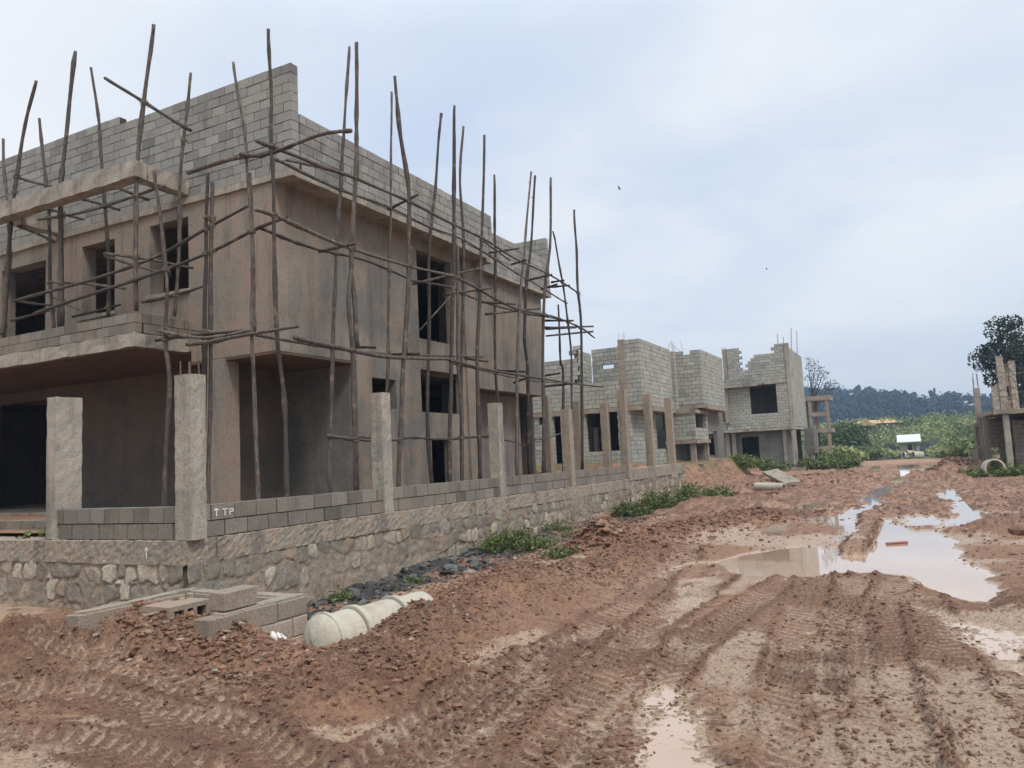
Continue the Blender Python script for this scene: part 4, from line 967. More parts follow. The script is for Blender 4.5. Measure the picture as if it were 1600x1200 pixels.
for a, b, pl in (((556, 683), (576, 745), SI), ((725, 512), (739, 494), SI), ((823, 500), (848, 521), SI), ((690, 560), (706, 602), SX), ((709, 457), (655, 517), -10.6)):
    p0 = P(*a, x=pl); p1 = P(*b, x=pl); pole(S1, np.array([p0*(1-t)+p1*t for t in np.linspace(0, 1, 6)]), .025, .02, 'brace_pole')

def lash_all(parent, poles, ledgers):
    k = 0
    for pp_s, plane, r in poles:
        for lp, lplane, lr in ledgers:
            if plane[0] != lplane[0] or abs(plane[1]-lplane[1]) > .45: continue
            for (a, b) in zip(pp_s[:-1], pp_s[1:]):
                for (c, d) in zip(lp[:-1], lp[1:]):
                    den = (b[0]-a[0])*(d[1]-c[1])-(b[1]-a[1])*(d[0]-c[0])
                    if abs(den) < 1e-6: continue
                    t = ((c[0]-a[0])*(d[1]-c[1])-(c[1]-a[1])*(d[0]-c[0]))/den; u = ((c[0]-a[0])*(b[1]-a[1])-(c[1]-a[1])*(b[0]-a[0]))/den
                    if 0 <= t <= 1 and 0 <= u <= 1 and k < 95:
                        c_ = P(a[0]+t*(b[0]-a[0]), a[1]+t*(b[1]-a[1]), **{plane[0]: plane[1]}); mb = MB(); k += 1
                        for q in range(3):
                            tl = rng.uniform(-.5, .5); R_ = r+.018+rng.uniform(0, .006); z0 = (q-1)*.022
                            mb.tube([c_+[R_*math.cos(w_), R_*math.sin(w_), z0+tl*R_*math.cos(w_)] for w_ in np.linspace(0, 6.28, 11)], .007, n=4, tint=.95, cap=False)
                        if rng.random() < .5: mb.tube([c_+[r, 0, 0], c_+[r+.03, .02, -.06], c_+[r+.02, .03, -.14]], .005, n=4, tint=.95)
                        mb.build('rope_lashing', M['rope'], parent)
lash_all(S1, [(p_s, ('x', SX), r) for p_s, r in OUTER]+[(p_s, ('x', SI), r) for p_s, r in INNER], [(p_s, ('x', xx), r) for p_s, xx, r in LEDG])
S2 = thing('pole_scaffold', (-14, 9.8, FL), 'eucalyptus pole scaffold around the balcony end of the plastered house', 'scaffold')
FRONT = [
 ([(4.5, 217), (8, 280), (12, 330), (16, 400), (10, 470), (6, 530)], 10.6, .045),
 ([(57, 126), (39, 195), (22, 306), (17, 350), (8, 470), (3, 524)], 10.3, .052),
 ([(61, 185), (72, 282), (77, 350), (79, 450), (84, 515)], 10.6, .046),
 ([(118, 80), (103.5, 210), (96, 282), (95, 357), (95, 510)], 10.35, .06),
 ([(143, 106), (154.5, 195), (159, 255), (165, 340), (171, 420), (168, 495)], 10.6, .045),
 ([(241, 39), (229.5, 120), (216, 240), (211.5, 357), (213.6, 485)], 10.05, .055),
 ([(299, 114), (291, 180), (282, 270), (280.5, 340), (279, 420), (271.5, 494)], 10.7, .045),
 ([(364, 97.5), (378, 180), (387, 270), (391.5, 340), (396, 420), (393, 520), (401, 690), (403, 800)], 9.75, .04),
 ([(390, 270), (396, 420), (396, 520)], 9.8, .045),
 ([(241.5, 267), (250, 340), (261, 435), (258, 525), (265.5, 600), (259.5, 690), (257, 810)], 9.6, .05),
 ([(325, 271), (322, 357), (321, 450), (319, 600), (316, 800)], 9.7, .048), ([(331, 285), (330, 450), (327, 690), (325, 800)], 9.8, .05)]
for pts, yy, r in FRONT: pole(S2, polepts(pts[::-1], ('y', yy)), r*.92, r*.66, 'upright_pole')
FL_ = [
 ([(294, 270), (360, 249), (414, 240), (439, 234), (499, 211), (549, 204)], 9.7, .045), ([(376, 241), (410, 243), (462, 224)], 9.6, .04),
 ([(60, 343), (120, 334), (186, 315), (258, 290)], 10.5, .035), ([(22, 470), (90, 452), (150, 435), (204, 417), (252, 397), (318, 360), (386, 322)], 10.1, .042),
 ([(54, 490), (135, 462), (192, 444), (270, 417), (324, 396), (390, 363), (448, 339)], 10.0, .042),
 ([(18, 501), (50, 492), (84, 484)], 10.6, .035), ([(114, 495), (150, 486), (188, 476)], 10.8, .035), ([(222, 472), (270, 462), (318, 447)], 10.9, .045),
 ([(78, 441), (130, 443), (195, 451)], 10.5, .038), ([(163, 396), (230, 405), (301, 419)], 10.3, .036), ([(165, 400), (210, 415), (262, 428)], 10.6, .03), ([(24, 470), (50, 474), (78, 477)], 10.5, .035),
 ([(84, 465), (110, 478), (135, 487)], 10.6, .03), ([(319, 337), (350, 351), (385, 358)], 9.8, .04), ([(225, 417), (205, 450), (184, 488)], 10.6, .045),
 ([(165, 122), (225, 160), (298, 204)], 10.2, .045), ([(169, 225), (190, 235), (207, 244)], 10.3, .045), ([(232, 247), (260, 233), (290, 218)], 10.3, .045), ([(114, 265), (132, 272)], 10.5, .04),
 ([(25, 276), (50, 284), (82, 291)], 10.4, .04), ([(171, 288), (200, 300), (231, 312)], 10.6, .045), ([(125, 309), (155, 318), (186, 328)], 10.6, .042), ([(72, 324), (100, 334), (131, 343)], 10.6, .042), ([(22, 300), (34, 306)], 10.3, .04),
 ([(20, 350), (60, 366), (84, 378)], 10.3, .04), ([(60, 350), (80, 337)], 10.6, .04), ([(340, 278), (346, 262)], 9.9, .018),
 ([(246, 517), (318, 528), (390, 516)], 9.55, .035), ([(292, 538), (340, 532), (390, 522), (466, 510)], 9.5, .042), ([(243, 532), (300, 524), (390, 516)], 9.65, .035), ([(300, 515), (345, 520), (400, 521)], 9.7, .028)]
for pts, yy, r in FL_:
    if len(pts) == 2: pts = [pts[0], ((pts[0][0]+pts[1][0])/2, (pts[0][1]+pts[1][1])/2), pts[1]]
    pole(S2, polepts(pts, ('y', yy), 5), r*.9, r*.65, 'ledger_pole')
lash_all(S2, [(p_s, ('y', yy), r) for p_s, yy, r in FRONT], [(p_s, ('y', yy), r) for p_s, yy, r in FL_])

# ------------------------------------------------------------------ scattered clods and stones
_ico = None
def ico():
    global _ico
    if _ico is None:
        import bmesh
        bm = bmesh.new(); bmesh.ops.create_icosphere(bm, subdivisions=1, radius=1); _ico = (np.array([v.co[:] for v in bm.verts]), [[v.index for v in f.verts] for f in bm.faces]); bm.free()
    return _ico
def scatter(mb, n, posf, smin, smax, tint=lambda: random.random(), sink=.3, power=2.5):
    V, Fc = ico(); nv = len(V); pos = np.array([posf() for _ in range(n)])
    ii = np.clip(np.searchsorted(xs, pos[:, 0]), 1, len(xs)-1); jj = np.clip(np.searchsorted(ys, pos[:, 1]), 1, len(ys)-1); z = HG[jj, ii]
    sz = smin+(smax-smin)*rng.random(n)**power
    ax = np.stack([rng.uniform(.8, 1.4, n), rng.uniform(.6, 1.1, n), rng.uniform(.35, .8, n)], 1)*sz[:, None]
    v = V[None]*(1+rng.uniform(-.42, .42, (n, nv, 1)))*(1+rng.uniform(-.15, .15, (n, nv, 3)))*ax[:, None, :]
    a = rng.uniform(0, 6.28, n); c, sn = np.cos(a)[:, None], np.sin(a)[:, None]
    w_ = np.stack([v[..., 0]*c-v[..., 1]*sn+pos[:, 0, None], v[..., 0]*sn+v[..., 1]*c+pos[:, 1, None], v[..., 2]+(z+sz*(.45-sink))[:, None]], -1).reshape(-1, 3)
    fa = (np.array(Fc)[None]+(np.arange(n)*nv)[:, None, None]+mb.n).reshape(-1, 3).tolist()
    mb.v.append(w_); mb.f += fa; mb.n += len(w_); mb.t += np.repeat([tint() for _ in range(n)], len(Fc)).tolist()
def along(pp, wd):
    L = smoothline([G(*q) for q in pp]); 
    def f():
        i = random.randrange(len(L)-1); t = random.random(); c = L[i]*(1-t)+L[i+1]*t; return c+np.array([random.gauss(0, wd), random.gauss(0, wd)])
    return f
mixt = lambda: (random.random()*.75 if random.random() < .93 else random.uniform(.82, 1))
mb = MB()
scatter(mb, 9000, along([(600, 1050), (700, 1000), (800, 945), (870, 925), (950, 900), (1040, 862)], .34), .005, .024, mixt)
scatter(mb, 2600, along([(960, 868), (1010, 845), (1080, 828), (1160, 812), (1240, 800)], .5), .012, .065, lambda: random.random()*.6)
scatter(mb, 3200, along([(230, 1010), (300, 1025), (420, 1050)], .3), .006, .045, mixt)
scatter(mb, 14, along([(240, 1000), (330, 1000), (420, 1030)], .2), .045, .08, lambda: random.choice([.2, .6, .9, .95]))
scatter(mb, 1600, along([(440, 1100), (600, 1085), (760, 1060)], .3), .006, .035, lambda: random.random()*.6)
scatter(mb, 1500, lambda: G(random.uniform(-40, 1620), random.uniform(960, 1215)), .004, .018, lambda: random.random()*.55)
scatter(mb, 900, lambda: (random.uniform(-7, 5), random.uniform(11, 40)), .012, .05, lambda: random.random()*.6)
scatter(mb, 260, along([(900, 860), (945, 862), (990, 850)], .3), .02, .09, lambda: random.uniform(.4, .85))
scatter(mb, 500, along([(1100, 785), (1200, 768), (1330, 742)], .9), .03, .14, lambda: random.random()*.7)
scatter(mb, 220, along([(1470, 742), (1500, 736), (1530, 730)], .8), .04, .16, lambda: random.random()*.3)
scatter(mb, 500, lambda: (random.uniform(-7.6, -4.8), random.uniform(3.6, 6.2)), .006, .035, mixt)
scatter(mb, 2500, along([(640, 965), (740, 905), (850, 872), (930, 862)], .22), .006, .035, lambda: random.random()*.75)
for pp, hw, tr, rut in TR:      # torn edges of the wheel tracks
    Lp = smoothline([G(*q) for q in pp]); T_ = np.gradient(Lp, axis=0); T_ /= np.linalg.norm(T_, axis=1)[:, None]; N_ = np.stack([-T_[:, 1], T_[:, 0]], 1)
    def edge():
        while True:
            i = random.randrange(len(Lp)); c = Lp[i]+T_[i]*random.uniform(-.15, .15)
            if vnoise(np.array([c[0]*1.1]), np.array([c[1]*1.1]), 9)[0]+.5 > random.random()*.8: break
        sg = random.choice((-1, 1)); return c+N_[i]*(sg*hw*random.gauss(1.25, .22))
    Lt = float(np.sum(np.hypot(*np.diff(Lp, axis=0).T)))
    scatter(mb, int(Lt*120), edge, .004, .022, lambda: random.random()*.4, sink=.35, power=2.2)
def patchy():
    while True:
        g_ = G(random.uniform(-60, 1640), random.uniform(905, 1215)**1.0)
        if vnoise(np.array([g_[0]*.9]), np.array([g_[1]*.9]), 33)[0]+.35 > random.random(): return g_
scatter(mb, 2200, patchy, .003, .015, lambda: random.random()*.5, power=3)
scatter(mb, 4000, lambda: (random.uniform(-6.5, 4.5), random.uniform(10.5, 24)), .006, .03, lambda: random.random()*.45)
scatter(mb, 1500, lambda: (random.uniform(-8.2, -6.0), random.uniform(7.0, 21)), .006, .05, mixt)
solo(mb, 'rubble', M['rock'], 'loose mud clods and stones scattered over the spoil heaps and road', kind='stuff')
mb = MB()
scatter(mb, 7000, lambda: (random.uniform(-8.3, -6.3)+random.random()*.4, random.uniform(7.0, 21)), .006, .035, lambda: random.random()**2)
scatter(mb, 140, lambda: (random.uniform(-8.2, -6.8), random.uniform(7.2, 16)), .05, .14, lambda: random.random())
solo(mb, 'ditch_gravel', M['drock'], 'black gravel and debris lining the ditch at the foot of the stone wall', kind='stuff')
# stones that stand out
def stone(px_, py_, s, tn, label, name='stone', cat='stone', grp=None):
    g_ = onground(px_, py_); V, Fc = ico(); mb = MB(); v = V*(1+rng.uniform(-.25, .25, V.shape))*[s*1.3, s, s*.7]+g_+[0, 0, s*.3]; mb.add(v, Fc, tn); solo(mb, name, M['rock'], label, cat, grp, origin=tuple(g_))
stone(735, 888, .13, .9, 'pale stone on the ditch side of the red spoil heap')
stone(312, 995, .1, .92, 'grey stone on top of the rubble mound by the chamber')
stone(165, 1003, .09, .7, 'reddish stone on the mud left of the rubble mound')
stone(1592, 838, .14, .2, 'dark red boulder at the right edge beyond the puddle')
stone(895, 985, .06, .3, 'small dark clod lying on the wet film below the spoil heap')
# plank in the puddle
a = P(1385, 851, z=WL); b = P(1418, 849, z=WL)
mb = MB(); mb.tube([a+[0, 0, .015], (a+b)/2+[0, 0, .022], b+[0, 0, .018]], .025, .02, 6, .5, .25); solo(mb, 'red_plank', M['red'], 'short reddish piece of wood floating in the big puddle', 'plank', origin=tuple(a))
# litter
def rag(px_, py_, w_, h_, label, seed):
    g_ = onground(px_, py_); n = 9; r_ = np.random.default_rng(seed); vs = []
    for j in range(n):
        for i in range(n):
            u, v = i/(n-1)-.5, j/(n-1)-.5; k = max(0, 1-(u*u+v*v)*3.4)
            vs.append([g_[0]+u*w_+r_.uniform(-.02, .02), g_[1]+v*w_*.7+r_.uniform(-.02, .02), g_[2]+k*h_+r_.uniform(-.03, .03)])
    mb = MB(); mb.add(vs, [(j*n+i, j*n+i+1, (j+1)*n+i+1, (j+1)*n+i) for j in range(n-1) for i in range(n-1)]); solo(mb, 'plastic_sack', M['bag'], label, 'sack', origin=tuple(g_))
rag(25, 968, .55, .14, 'crumpled dirty white sack at the left edge below the stone wall', 1)
rag(95, 978, .35, .08, 'flattened white plastic sheet between the sack and the chamber', 2)
rag(425, 1022, .22, .04, 'scrap of white plastic at the foot of the chamber', 3)
# concrete slab lump beyond the thin pipe
a = onground(1222, 762); mb = MB(); rough_box(mb, -.35, .35, -.9, .9, 0, .12, amp=.02); mb.v = [v@np.array([[.8, .6, .1], [-.6, .8, .25], [0, -.2, .97]])+a+[0, 0, .12] for v in mb.v]; solo(mb, 'concrete_slab', M['concrete_tan'], 'broken grey slab tilted on the mud above the thin pipe', 'slab', origin=tuple(a))
# birds
def bird(px_, py_, d, s, label):
    c = np.array([0, 0, EYE])+ray(px_, py_)*d/F; mb = MB()
    mb.tube([c+[-.25*s, 0, .02*s], c+[-.1*s, 0, .03*s], c+[.1*s, 0, .02*s], c+[.25*s, 0, 0]], .05*s, .02*s, 6, .5)
    for sg in (1, -1): mb.add([c+[-.08*s, 0, .02], c+[.08*s, 0, .02], c+[.12*s, sg*.3*s, .3*s], c+[-.02*s, sg*.62*s, .38*s], c+[-.08*s, sg*.3*s, .26*s]], [(0, 1, 2, 3, 4)])
    solo(mb, 'bird', M['dark'], label, 'bird', origin=tuple(c))
bird(968, 296, 60, .55, 'small dark bird flying high in the middle of the sky'); bird(1198, 421, 110, .6, 'tiny distant bird low in the sky right of the first')

# ------------------------------------------------------------------ plants
def leaves(C_, size, tints, up=.3, asp=.5):
    """many small bent leaves at the given centres"""
    n = len(C_); d = rng.normal(0, 1, (n, 3)); d[:, 2] += up; d /= np.linalg.norm(d, axis=1)[:, None]
    u = rng.normal(0, 1, (n, 3)); u -= (u*d).sum(1)[:, None]*d; u /= np.linalg.norm(u, axis=1)[:, None]
    s = (size*rng.uniform(.6, 1.35, n))[:, None] if np.isscalar(size) else size[:, None]
    return np.stack([C_-d*s, C_+u*s*asp, C_+d*s, C_-u*s*asp], 1).reshape(-1, 3), [(4*i, 4*i+1, 4*i+2, 4*i+3) for i in range(n)], list(tints)
def clump_pts(cs, rs, n):
    """points spread through several ellipsoid clumps, denser at the skin"""
    out = []
    for c, r in zip(cs, rs):
        d = rng.normal(0, 1, (n, 3)); d /= np.linalg.norm(d, axis=1)[:, None]; rad = rng.uniform(.45, 1.05, n)**.6
        out.append(np.array(c)+d*rad[:, None]*np.array(r))
    return np.concatenate(out)
def weeds(px_, py_, rad, hgt, n, label, mt='leaf', world=None, z=None, grp=None, size=.035):
    g_ = onground(px_, py_) if world is None else np.array([*world, gz(*world) if z is None else z])
    t = thing('weed_clump', tuple(g_), label, 'weeds', grp); st = MB(); Cs = []
    k = max(6, n//22)
    for i in range(k):
        a = random.random()*6.28; r_ = rad*math.sqrt(random.random()); b = g_+[r_*math.cos(a), r_*math.sin(a), -.03]
        hh = hgt*random.uniform(.45, 1.1)*(1-.45*(r_/rad)); tip = b+[random.uniform(-.3, .3)*hh, random.uniform(-.3, .3)*hh, hh]
        m_ = (b+tip)/2+[random.uniform(-.05, .05), 0, .05*hh]; st.tube([b, m_, tip], .006, .003, 4, cap=False)
        for q in range(n//k): tt = random.uniform(.15, 1.05); Cs.append(b*(1-tt)+tip*tt+rng.normal(0, .05+.05*hgt, 3))
    st.build('stems', M['leaf_dark'], t); Cs = np.array(Cs); v, f_, ti = leaves(Cs, size, np.clip(rng.normal(rng.uniform(.4, .75), .28, len(Cs)), 0, 1)); mb = MB(); mb.add(v, f_, ti); mb.build('foliage', M[mt], t)
weeds(690, 842, .22, .22, 260, 'small weed tuft in the ditch against the stone wall, nearest the camera')
weeds(800, 850, .5, .5, 1800, 'bushy dark green weed clump in the middle of the ditch')
weeds(840, 858, .3, .3, 700, 'low weed clump right of the bushiest one in the ditch')
weeds(740, 840, .4, .4, 800, 'thin weeds at the wall foot left of the bushiest ditch clump')
weeds(880, 872, .35, .1, 380, 'bright low grass patch between the ditch and the spoil heap', size=.04)
weeds(618, 905, .14, .12, 120, 'tiny green tuft at the stone wall foot by the dark gravel')
for yy, dx_, rr, hh, lb in ((9.4, -7.9, .16, .16, 'small tuft at the wall foot nearest the drain pipe'), (10.6, -7.3, .2, .14, 'sparse low weeds in the black gravel beyond the pipe'), (14.2, -7.9, .35, .4, 'dark weeds against the wall halfway along the ditch'), (17.5, -7.8, .4, .35, 'weeds at the wall foot below the fourth post'), (16.0, -7.0, .3, .12, 'low grass on the ditch bank behind the red heap')):
    weeds(0, 0, rr, hh, 420, lb, world=(dx_, yy), size=.03)
for px_, py_, hh, lb in ((985, 800, .35, 'weeds at the stone wall foot just past the last block course'), (1030, 792, .55, 'tall green weeds under the tan beam of the second wall'), (1080, 782, .6, 'tall green weeds at the corner of the second wall'), (1120, 785, .45, 'leafy weeds on the bank right of the second wall corner')):
    weeds(px_, py_, .55, hh*1.25, 1700, lb, size=.045)
weeds(0, 0, .5, .45, 600, 'weeds in the yard at the foot of the plastered bay', world=(-9.3, 20.3), z=FL-.06, size=.04)
weeds(0, 0, .4, .35, 300, 'weeds in the yard left of the dark doorway', world=(-9.6, 15.8), z=FL-.06, size=.035)
weeds(0, 0, .4, .35, 300, 'weeds in the yard right of the dark doorway', world=(-9.5, 18.2), z=FL-.06, size=.035)
weeds(0, 0, .6, .12, 700, 'low grass behind the gap in the wall at the left pillar', world=(-11.7, 7.6), z=FL-.1, size=.04)
weeds(1123, 742, 1.1, .9, 1600, 'dark weeds in front of the dark ground floor opening of the windowed house', world=(-8.9, 47), size=.1)
weeds(0, 0, 1.6, .8, 2200, 'weeds along the plinth of the windowed block house', world=(-8.6, 53), size=.1)
for i, (wx_, wy_, hh, lb) in enumerate(((-5.6, 56, 1.0, 'green weeds right of the leaning corner column'), (-5.2, 62, 1.3, 'tall green weeds in front of the open concrete frame'), (-4.6, 58, .8, 'low weeds at the road edge before the concrete frame'))):
    weeds(0, 0, 1.5, hh, 2600, lb, world=(wx_, wy_), size=.11)
for wx_, wy_, hh, lb in ((3.6, 38.3, .5, 'grass around the standing concrete ring'), (2.6, 38.8, .35, 'grass left of the standing concrete ring'), (4.6, 38.4, .55, 'grass at the foot of the right house column'), (4.2, 41.5, .9, 'tall weeds behind the concrete ring under the right house')):
    weeds(0, 0, .9, hh, 1500, lb, world=(wx_, wy_), size=.07)
def tree(name, base, H, cs, rs, n, size, mt, label, tr=.2, cat='tree', trunkpts=None, asp=.5, tm=.45):
    base = np.array(base, float); t = thing(name, tuple(base), label, cat); mb = MB()
    top = base+[0, 0, H*.8]; pts = trunkpts or [base-[0, 0, .3], base+[.05*H*.1, 0, H*.3], base+[-.02*H, 0, H*.55], top]
    mb.tube(pts, tr, tr*.3, 8, .5, .08)
    for c in cs:
        z_ = base[2]+(c[2]-base[2])*.8; k = (z_-base[2])/(H*.8); s0 = np.array([base[0], base[1], z_-.1*H]); mb.tube([s0, (s0+np.array(c))/2+[0, 0, -.02*H], np.array(c)], tr*.35, tr*.08, 5, .4, .1)
    mb.build('trunk', M['wood'], t); C_ = clump_pts(cs, rs, n); ti = np.clip(rng.normal(tm, .25, len(C_)), 0, 1)
    v, f_, ti = leaves(C_, size, ti, 0, asp); mb = MB(); mb.add(v, f_, ti); mb.build('crown', M[mt], t); return t
# dark eucalyptus behind the right house
def EU(u, v, yy=62.0): p = P(1280+u/4, 480+v/4, y=yy); return [float(p[0]), yy+random.uniform(-1.5, 1.5), float(p[2])]
cs = [EU(*q) for q in ((1120, 115), (1190, 110), (1105, 150), (1160, 170), (1225, 150), (1250, 200), (1180, 230), (1110, 235), (1065, 250), (1080, 300), (1010, 310), (1025, 345), (1060, 335), (1140, 300), (1210, 290), (1090, 400), (1090, 450), (1150, 360), (1230, 350), (1240, 470), (1270, 260), (1300, 330), (1310, 430), (1265, 560), (1330, 250), (1250, 400), (1190, 440))]
rs = [(random.uniform(.5, .95), random.uniform(.6, 1.0), random.uniform(.45, .8)) for _ in cs]
bx_ = EU(1235, 900)
tree('eucalyptus_tree', (bx_[0], 62, -.3), 10, cs, rs, 190, .115, 'leaf_dark', 'tall dark eucalyptus rising behind the right house', .3)
cs = [EU(*q, yy=58) for q in ((1290, 250), (1330, 300), (1300, 380), (1340, 420), (1300, 500), (1350, 520), (1290, 600))]
b2 = EU(1340, 900, 58); tree('eucalyptus_tree', (b2[0], 58, -.3), 8, cs, [(1, .9, .8)]*7, 260, .12, 'leaf_dark', 'second dark tree cut by the right edge of the photo', .25)
# sparse tree behind the frame
yt = 85
def TR_(u, v, yy=yt): p = P(1200+u/6, 540+v/6, y=yy); return [float(p[0]), yy+random.uniform(-.6, .6), float(p[2])]
cs = [TR_(*q) for q in ((375, 140), (410, 170), (440, 150), (385, 200), (450, 200), (490, 215), (430, 240), (480, 260), (520, 260), (400, 280), (450, 300), (510, 300), (550, 280), (370, 310), (470, 340), (540, 350), (580, 360), (610, 345), (640, 370), (600, 390), (560, 390))]
bb = TR_(430, 700); tree('sparse_tree', (bb[0], yt, -.3), 7.5, cs, [(.42, .4, .34)]*len(cs), 30, .085, 'leaf_dark', 'thin nearly bare tree above the open concrete frame', .13)
# shrubs before the hill
mb = MB(); C_ = []; 
def shrub(wx_, wy_, r, hh, n):
    z = gz(wx_, wy_); k = random.randint(4, 7)
    cs = [(wx_+random.gauss(0, r*.45), wy_+random.gauss(0, r*.4), z+hh*random.uniform(.3, .8)) for _ in range(k)]
    C_.append(clump_pts(cs, [(r*.5, r*.5, hh*.32)]*k, n//k))
for i in range(150):
    yy = random.uniform(114, 190); px_ = random.uniform(1270, 1660); b = P(px_, 700, y=yy)
    shrub(b[0], yy, random.uniform(3, 5.5), random.uniform(2.8, 4.6)*(.75+yy/400), 620)
for i in range(60):
    yy = random.uniform(70, 110); px_ = random.choice([random.uniform(1475, 1545), random.uniform(1285, 1360)]); b = P(px_, 700, y=yy+6)
    shrub(b[0], yy+6, random.uniform(1.2, 2.4), random.uniform(1.0, 1.9) if px_ > 1400 else random.uniform(.8, 1.7), 420)
C_ = np.concatenate(C_); ti = np.clip(.5+.2*np.sin(C_[:, 0]*.9+C_[:, 1]*.31)+.22*np.sin(C_[:, 0]*.33-C_[:, 1]*.2)+rng.normal(0, .2, len(C_)), 0, 1)
v, f_, ti = leaves(C_, .19, ti, .2, .6); mb.add(v, f_, ti); solo(mb, 'shrubbery', M['leaf_bush'], 'mass of green shrubs between the road end and the hill', kind='stuff')
mb = MB(); C_ = []
for i in range(26):
    px_ = random.uniform(1290, 1340); yy = random.uniform(112, 120); b = P(px_, 672, y=yy); C_.append(clump_pts([(b[0], yy, b[2]-random.uniform(0, 2.2))], [(1.5, 1.4, 1.2)], 500))
C_ = np.concatenate(C_); v, f_, ti = leaves(C_, .2, np.clip(rng.normal(.4, .2, len(C_)), 0, 1), .2, .6); mb.add(v, f_, ti)
a = P(1312, 690, y=116); t = thing('broad_tree', (a[0], 116, gz(a[0], 116)), 'dark rounded tree left of the tan roofed building', 'tree'); mb.build('crown', M['leaf'], t)
mb = MB(); mb.tube([(a[0], 116, gz(a[0], 116)-.2), (a[0], 116, a[2]+1)], .25, .15, 7); mb.build('trunk', M['wood'], t)
# dark spoil and earth bank by the hut
def heap(px_, py_, yy, r, hh, label, mt='drock', name='earth_heap'):
    b = P(px_, py_, y=yy); n = 22; vs = []; zb = gz(b[0], yy)-.2
    A2 = np.linspace(-1, 1, n); 
    for j in A2:
        for i in A2:
            k = max(0, 1-(i*i+j*j)); vs.append([b[0]+i*r, yy+j*r*.6, zb+hh*k**.7*(1+.25*random.random())])
    mb = MB(); mb.add(vs, [(q*n+p, q*n+p+1, (q+1)*n+p+1, (q+1)*n+p) for q in range(n-1) for p in range(n-1)], .12); solo(mb, name, M[mt], label, 'earth heap', origin=(float(b[0]), yy, zb))
heap(1392, 715, 98, 1.5, 1.6, 'black earth heap left of the guard hut'); heap(1465, 700, 102, 3.4, 1.7, 'dark low earth heap right of the guard hut'); heap(1345, 706, 96, 4.2, 1.0, 'long dark heap of broken stone left of the hut')
# tan roofed building
yb2 = 135.0; q0 = P(1330, 664, y=yb2); q1 = P(1408, 664, y=yb2); zt_ = P(1368, 655.5, y=yb2)[2]
BT = thing('tan_roofed_building', (float(q0[0]+3), yb2, 0), 'low long building with a tan roof behind the shrubs', 'building')
mb = MB(); mb.box(q0[0], q1[0], yb2, yb2+6, -.5, q0[2]); mb.build('wall', M['concrete_tan'], BT)
mb = MB(); x0, x1 = q0[0]-.4, q1[0]+.4; zr = q0[2]; xm = x0+(x1-x0)*.3
mb.add([(x0, yb2-.5, zr), (x1, yb2-.5, zr), (x1, yb2+6.5, zr), (x0, yb2+6.5, zr), (x0+1.8, yb2+3, zt_), (x1-1.8, yb2+3, zt_), (x0+.8, yb2-.8, zr-.3), (x0+4.2, yb2-.8, zr-.3), (x0+2.5, yb2-.8, zr+.8), (x0+2.5, yb2+3, zr+.8)], [(0, 1, 5, 4), (1, 2, 5), (2, 3, 4, 5), (3, 0, 4), (6, 8, 9), (8, 7, 9), (6, 7, 8)])
mb.build('roof', M['tan_roof'], BT)

# ------------------------------------------------------------------ wooded hill
HH = [(1438, 520), (1448, 520), (1470, 520), (1462, 520), (1508, 470), (1518, 470), (1530, 470), (1344, 520), (1512, 470), (1330, 520)]
mb = MB(); Cc = []; ss = []
for i in range(5200):
    yy = random.uniform(345, 640); px_ = random.uniform(1200, 1660)
    if any(abs(px_-q[0]) < 7 and q[1]-50 < yy < q[1]+8 for q in HH): continue
    b = P(px_, 680, y=yy); z = gz(b[0], yy)
    hh = random.uniform(3.5, 6.5) if yy > 480 else random.uniform(5, 9)
    n = 34; k = rng.normal(0, 1, (n, 3))*[1.7, 1.7, hh*.24]; Cc.append(k+[b[0], yy, z+hh*.55])
C_ = np.concatenate(Cc); v, f_, ti = leaves(C_, .95, np.clip(rng.normal(.45, .28, len(C_)), 0, 1), 0, .7); mb.add(v, f_, ti); solo(mb, 'hill_wood', M['leaf_hill'], 'dense blue green woodland covering the far hill', kind='stuff')
crest = [(1341, 616, 603, 4.5, 'tallest oval tree on the hill crest left of centre'), (1358, 616, 605, 5, 'pointed tree on the crest beside the oval one'), (1381, 618, 612, 3, 'small round tree on the crest'), (1392, 619, 612, 4.5, 'broad dome shaped tree on the crest'), (1400, 619, 609, 2.2, 'slim pale tree on the crest near the dome'), (1415, 619, 611, 1.5, 'lone slim tree on the crest'), (1459, 626, 609, 3.2, 'tall tree on the crest right of centre'), (1487, 625, 613, 6, 'wide tree group near the right end of the crest')]
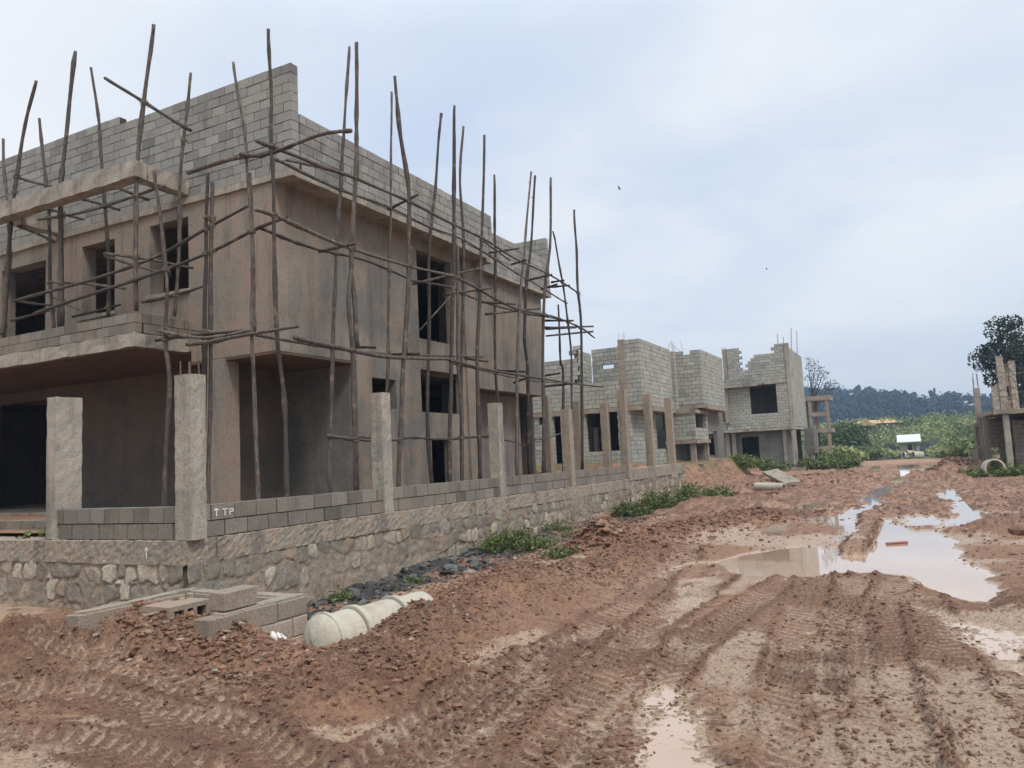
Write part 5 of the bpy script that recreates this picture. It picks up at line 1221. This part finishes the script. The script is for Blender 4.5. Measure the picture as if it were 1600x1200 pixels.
for px_, pb, pt, wd, lb in crest:
    yy = 560; a = P(px_, pb, y=yy); tz_ = P(px_, pt, y=yy)[2]; hh = tz_-a[2]; n = 700
    cs = [(a[0]+random.gauss(0, wd*.25), yy+random.uniform(-1, 1), a[2]+hh*k) for k in (.1, .3, .5, .65, .8, .92)]
    rs_ = [(wd*.62*q, wd*.5, hh*.2) for q in (1, 1, .95, .8, .55, .3)]
    tree('crest_tree', (a[0], yy, a[2]-6), 6+hh*.9, cs, rs_, 110, .55, 'leaf_hill', lb, .35, asp=.7)
for i, (px_, py_) in enumerate(((1438, 621), (1448, 623), (1470, 624), (1462, 626), (1508, 630), (1518, 634), (1530, 632), (1344, 617), (1512, 645), (1330, 617))):
    yy = 470 if py_ > 628 else 520; a = P(px_, py_, y=yy); lb = ['pale house on the crest', 'long white house on the crest', 'white house right of the tall crest tree', 'small pale house below the crest', 'white roofed house on the upper right slope', 'pale house lower on the right slope', 'white house at the right end of the slope', 'small roof beside the oval crest tree', 'lowest pale house on the right slope', 'pale roof left of the oval crest tree'][i]
    t = thing('hillside_house', (a[0], yy, a[2]-2), lb, 'house', 'houses on the far hill'); w_ = random.uniform(2, 4)
    mb = MB(); mb.box(a[0]-w_/2, a[0]+w_/2, yy-3, yy+3, a[2]-4, a[2]); mb.build('wall', M['hill_wall'], t)
    mb = MB(); mb.add([(a[0]-w_/2-.3, yy-3.4, a[2]), (a[0]+w_/2+.3, yy-3.4, a[2]), (a[0]+w_/2+.3, yy+3.4, a[2]), (a[0]-w_/2-.3, yy+3.4, a[2]), (a[0]-w_/2-.3, yy, a[2]+1.1), (a[0]+w_/2+.3, yy, a[2]+1.1)], [(0, 1, 5, 4), (2, 3, 4, 5), (1, 2, 5), (3, 0, 4)]); mb.build('roof', M['hill_wall'], t)

# ------------------------------------------------------------------ air
mb = MB(); mb.box(-300, 330, -30, 720, -3, 75)
hz = mb.build('haze', M['dark'], kind='stuff'); hm = bpy.data.materials.new('haze'); hm.use_nodes = True; hm.node_tree.nodes.clear()
ho = hm.node_tree.nodes.new('ShaderNodeOutputMaterial'); hv = hm.node_tree.nodes.new('ShaderNodeVolumePrincipled'); hv.inputs['Density'].default_value = .00062; hv.inputs['Color'].default_value = (.5, .7, 1.0, 1)
hm.node_tree.links.new(hv.outputs[0], ho.inputs['Volume']); hz.data.materials.clear(); hz.data.materials.append(hm); hz.display_type = 'WIRE'
scene.cycles.volume_bounces = 0; scene.cycles.max_bounces = 6
